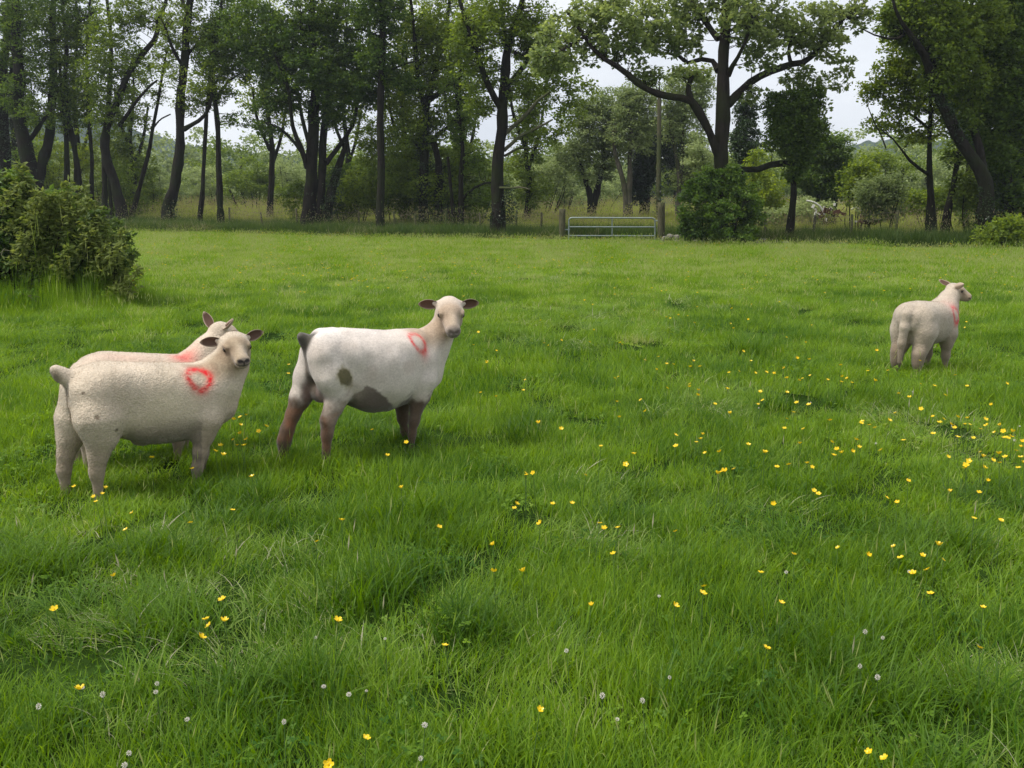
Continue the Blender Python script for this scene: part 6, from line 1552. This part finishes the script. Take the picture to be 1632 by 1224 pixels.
def flower(kind, px, py, label, group, k=1.0):
    zt = (.215 if kind == 'buttercup' else .15) * rf.uniform(.92, 1.1)
    p = at_height(px, py, zt); p[2] += float(ground_z(p[0], p[1]))
    t = thing(kind, label, 'flower' if kind == 'buttercup' else 'clover flower', p, rf.uniform(0, 6.28), group)
    hd = obj('flower_head', (BH if kind == 'buttercup' else CH)[rf.integers(4 if kind == 'buttercup' else 2)], None, t)
    hd.rotation_euler = (rf.uniform(.1, .8) if kind == 'buttercup' else rf.uniform(-.3, .3), 0, rf.uniform(0, 6.28))
    k *= rf.uniform(.75, 1.15); hd.scale = (k, k, k * rf.uniform(.7, 1.5))
    obj('stem', (ST if kind == 'buttercup' else CST)[rf.integers(4 if kind == 'buttercup' else 2)], None, t)
FL = []
def addf(x0, y0, sc_, pts):
    for u, v in pts: FL.append((x0 + u / sc_, y0 + v / sc_))
addf(0, 760, 2.6375, [(313, 50), (393, 86), (403, 104), (430, 75), (444, 53), (555, 148), (800, 188), (528, 221), (480, 425), (230, 565), (866, 603), (879, 629), (845, 679), (942, 610), (935, 520), (1436, 181), (1332, 272), (1419, 602), (336, 896), (1380, 1210), (978, 132)])
addf(560, 760, 2.637, [(210, 48), (368, 210), (597, 282), (597, 394), (723, 395), (685, 134), (693, 118), (846, 115), (928, 114), (793, 195), (1044, 197), (1062, 222), (1120, 217), (1100, 328), (1362, 236), (1359, 551), (394, 708), (792, 980), (63, 1098), (1010, 545), (735, 0)])
addf(1080, 760, 2.6377, [(487, 340), (349, 416), (110, 471), (106, 498), (435, 540), (673, 308), (800, 338), (907, 297), (937, 346), (1030, 333), (1116, 348), (1097, 288), (988, 410), (1049, 394), (1062, 495), (1284, 551), (1268, 722), (804, 1157), (869, 1182), (373, 727), (1360, 175), (1247, 167)])
addf(1200, 560, 3.7778, [(263, 48), (185, 95), (130, 131), (205, 160), (279, 174), (298, 162), (345, 146), (82, 119), (528, 92), (538, 153), (568, 162), (595, 186), (450, 171), (692, 124), (734, 175), (812, 125), (1216, 157), (1093, 209), (1288, 222), (1158, 266), (1010, 196), (942, 270), (1012, 348), (42, 249), (206, 252), (59, 304), (30, 328), (262, 312), (336, 322), (204, 401),
    (190, 455), (304, 462), (658, 427), (651, 440), (733, 470), (820, 426), (856, 374), (283, 538), (474, 542), (506, 581), (536, 604), (487, 615), (72, 579), (146, 669), (217, 657), (328, 654), (358, 678), (621, 536), (640, 581), (770, 603), (904, 554), (934, 779), (368, 829), (394, 851), (124, 922), (806, 877), (870, 906), (1084, 522), (1082, 404), (1122, 449),
    (1190, 462), (1232, 411), (1274, 464), (1325, 549), (1398, 427), (1370, 492), (1405, 468), (1488, 466), (1453, 513), (1505, 505), (1512, 546), (1532, 546), (1552, 539), (1560, 505), (1583, 619), (1612, 599), (1620, 568), (1366, 632), (1174, 655), (1298, 678), (1283, 697), (1280, 715), (1390, 714), (1414, 785), (1188, 842), (1362, 849), (1330, 994), (1493, 1004), (1480, 642), (1516, 657), (1486, 687), (1443, 677), (1610, 658), (1627, 686), (1598, 713), (1433, 332), (1525, 222), (1147, 424)])
addf(760, 400, 2.55, [(15, 565), (78, 577), (189, 554), (250, 679), (343, 707), (666, 596), (731, 477), (683, 441), (865, 539), (865, 552), (900, 568), (898, 590), (968, 625), (918, 733), (910, 748), (893, 761), (808, 733), (809, 776), (928, 800), (987, 795), (1046, 866), (1007, 882), (995, 882), (978, 889), (605, 860), (442, 913), (228, 910), (198, 910), (1172, 799),
    (582, 370), (590, 377), (458, 366), (343, 361), (273, 374), (259, 287), (720, 242), (770, 268), (786, 272), (820, 258), (885, 285), (1031, 290), (1043, 314), (1117, 215), (1036, 235), (1230, 205), (1103, 274), (772, 453), (800, 453), (880, 440), (868, 461), (907, 459), (1083, 405), (1115, 440), (1132, 491), (1152, 577), (1176, 489), (1210, 497), (1248, 474), (1260, 516),
    (560, 511), (575, 507), (79, 410), (41, 449), (6, 338), (196, 518), (638, 815), (504, 788), (580, 659), (685, 640), (570, 598), (1104, 769), (503, 177), (750, 163), (770, 161), (630, 180)])
addf(60, 480, 4.079, [(1356, 740), (1317, 752), (1269, 768), (1319, 805), (1486, 818), (1437, 850), (1319, 864), (1271, 900), (1356, 900), (1342, 936), (1297, 936), (1189, 938), (1153, 971), (1206, 993), (742, 1023), (1393, 1118), (1005, 1083), (1358, 463)])
addf(430, 460, 4.533, [(985, 1098), (1523, 731), (848, 1195), (740, 1020), (135, 634), (138, 563), (1472, 425), (1568, 524)])
special = {}
def near_to(px, py): return min(range(len(FL)), key=lambda i: (FL[i][0] - px) ** 2 + (FL[i][1] - py) ** 2)
for px, py, lab in ((583.9, 1176.4, 'big yellow buttercup near the bottom edge left of centre'), (1384, 1198.6, 'left of two yellow buttercups at the bottom right'), (1409, 1208, 'right of two yellow buttercups at the bottom right'),
    (1075.4, 969, 'single round yellow buttercup in the lower middle of the field'), (127.4, 1099.7, 'yellow buttercup near the bottom left corner'), (538, 988, 'lone yellow buttercup low down, left of centre'),
    (401, 754, 'big yellow buttercup in front of the left lamb, below the flower cluster'), (1560.7, 1033.7, 'yellow buttercup alone near the right edge, low down'), (1212.3, 917.7, 'yellow buttercup standing alone right of centre in the foreground'), (1245, 964.7, 'yellow buttercup alone, low and right of centre'),
    (786.4, 867, 'yellow buttercup in the middle of the field above two smaller ones'), (1566.8, 969, 'faded yellow buttercup near the right edge in the foreground'), (647.3, 702.2, 'yellow buttercup at the front feet of the ewe'),
    (523, 1219, 'yellow buttercup cut by the bottom edge of the photo'), (609, 819, 'yellow buttercup below the ewe, small and alone'), (544.4, 829, 'yellow buttercup in a dark tuft below the ewe')):
    special[near_to(px, py)] = lab
for i, (a, b_) in enumerate(FL):
    if b_ > 1223: continue
    flower('buttercup', a, b_, special.get(i, 'small yellow buttercup, one of many dotted through the grass'), 'buttercups in the meadow', 1.0 if b_ > 750 else 1.15)
n_left = max(0, 298 - len(FL))
for k in range(n_left):
    if k % 3: px, py = rf.uniform(1050, 1625), rf.uniform(500, 740)
    else: px, py = rf.uniform(760, 1500), rf.uniform(470, 600)
    flower('buttercup', px, py, 'small yellow buttercup, one of many dotted through the grass', 'buttercups in the meadow', 1.1)
CLV = []
for x0, y0, sc_, pts in ((0, 760, 2.6375, [(432, 920), (163, 970), (655, 908), (787, 1022), (543, 1164), (524, 1214), (1194, 1034), (1467, 918), (1361, 884), (1326, 676), (660, 874), (348, 890)]),
                         (560, 760, 2.637, [(142, 679), (63, 902), (308, 1047), (291, 1187), (1293, 510), (904, 735), (1055, 925), (1224, 945), (1118, 1022), (1338, 848)]),
                         (1080, 760, 2.6377, [(972, 402), (788, 660), (862, 684), (766, 802), (840, 848), (456, 415)]), (1200, 560, 3.7778, [(740, 566), (1572, 556), (1605, 464), (962, 244), (347, 310), (35, 350)])):
    for u, v in pts: CLV.append((x0 + u / sc_, y0 + v / sc_))
cl_lab = {1: 'white clover head near the bottom left corner, below a buttercup', 0: 'white clover head just right of the bottom left buttercup', 18: 'white clover head alone in the lower middle of the field', 19: 'pinkish white clover head, left of a pair in the lower middle', 20: 'brown-tinged white clover head, right of a pair in the lower middle', 21: 'withered clover head below the pair in the lower middle'}
for i, (a, b_) in enumerate(CLV):
    flower('clover_flower', a, b_, cl_lab.get(i, 'small white clover head, one of several low in the grass'), 'white clover heads', rf.uniform(.62, .85))
# the hundreds of tiny yellow specks far out in the field
n = 2400; Yb = 14 + 34 * rf.random(n) ** .8; xb = rf.uniform(-.52, .56, n) * Yb
w_ = .5 + .5 * vnoise(np.stack([xb, Yb, 0 * xb], 1), .25, 71); k = (rf.random(n) < w_ * 1.1) & (Yb < field_edge(xb)); xb, Yb = xb[k], Yb[k]
n = len(xb); V, F = [], []
hv = np.array([v.co[:] for v in BH[1].vertices]); 
allv = []; quads = []; tris = []
for k in range(n):
    o = 6 * k; s_ = .015 + .0004 * Yb[k]; c = np.array([xb[k], Yb[k], float(ground_z(xb[k], Yb[k])) + .21 + rf.uniform(-.03, .05)])
    allv += [c + s_ * np.array(q) for q in ((1, 0, .3), (.3, .95, .3), (-.8, .6, .3), (-.8, -.6, .3), (.3, -.95, .3), (0, 0, -.2))]
    for j in range(5): tris.append((o + j, o + (j + 1) % 5, o + 5))
o = obj('distant_buttercups', mesh_from('distant_buttercups', allv, tris=tris, smooth=False), MAT_PETAL); tag(o, kind='stuff')
# ================================================================ damp summer air
hm = bpy.data.materials.new('haze'); hm.use_nodes = True; hn = hm.node_tree.nodes; hn.clear()
ho = hn.new('ShaderNodeOutputMaterial'); hv_ = hn.new('ShaderNodeVolumePrincipled')
hv_.inputs['Color'].default_value = (.80, .88, 1.0, 1); hv_.inputs['Density'].default_value = HAZE; hv_.inputs['Anisotropy'].default_value = .2
hm.node_tree.links.new(hv_.outputs[0], ho.inputs['Volume'])
hx, hy0, hy1, hz0, hz1 = 760, -40, 960, -6, 70
V = [(-hx, hy0, hz0), (hx, hy0, hz0), (hx, hy1, hz0), (-hx, hy1, hz0), (-hx, hy0, hz1), (hx, hy0, hz1), (hx, hy1, hz1), (-hx, hy1, hz1)]
tag(obj('haze', mesh_from('haze', V, faces=[(3, 2, 1, 0), (4, 5, 6, 7), (0, 1, 5, 4), (1, 2, 6, 5), (2, 3, 7, 6), (3, 0, 4, 7)], smooth=False), hm), kind='stuff')
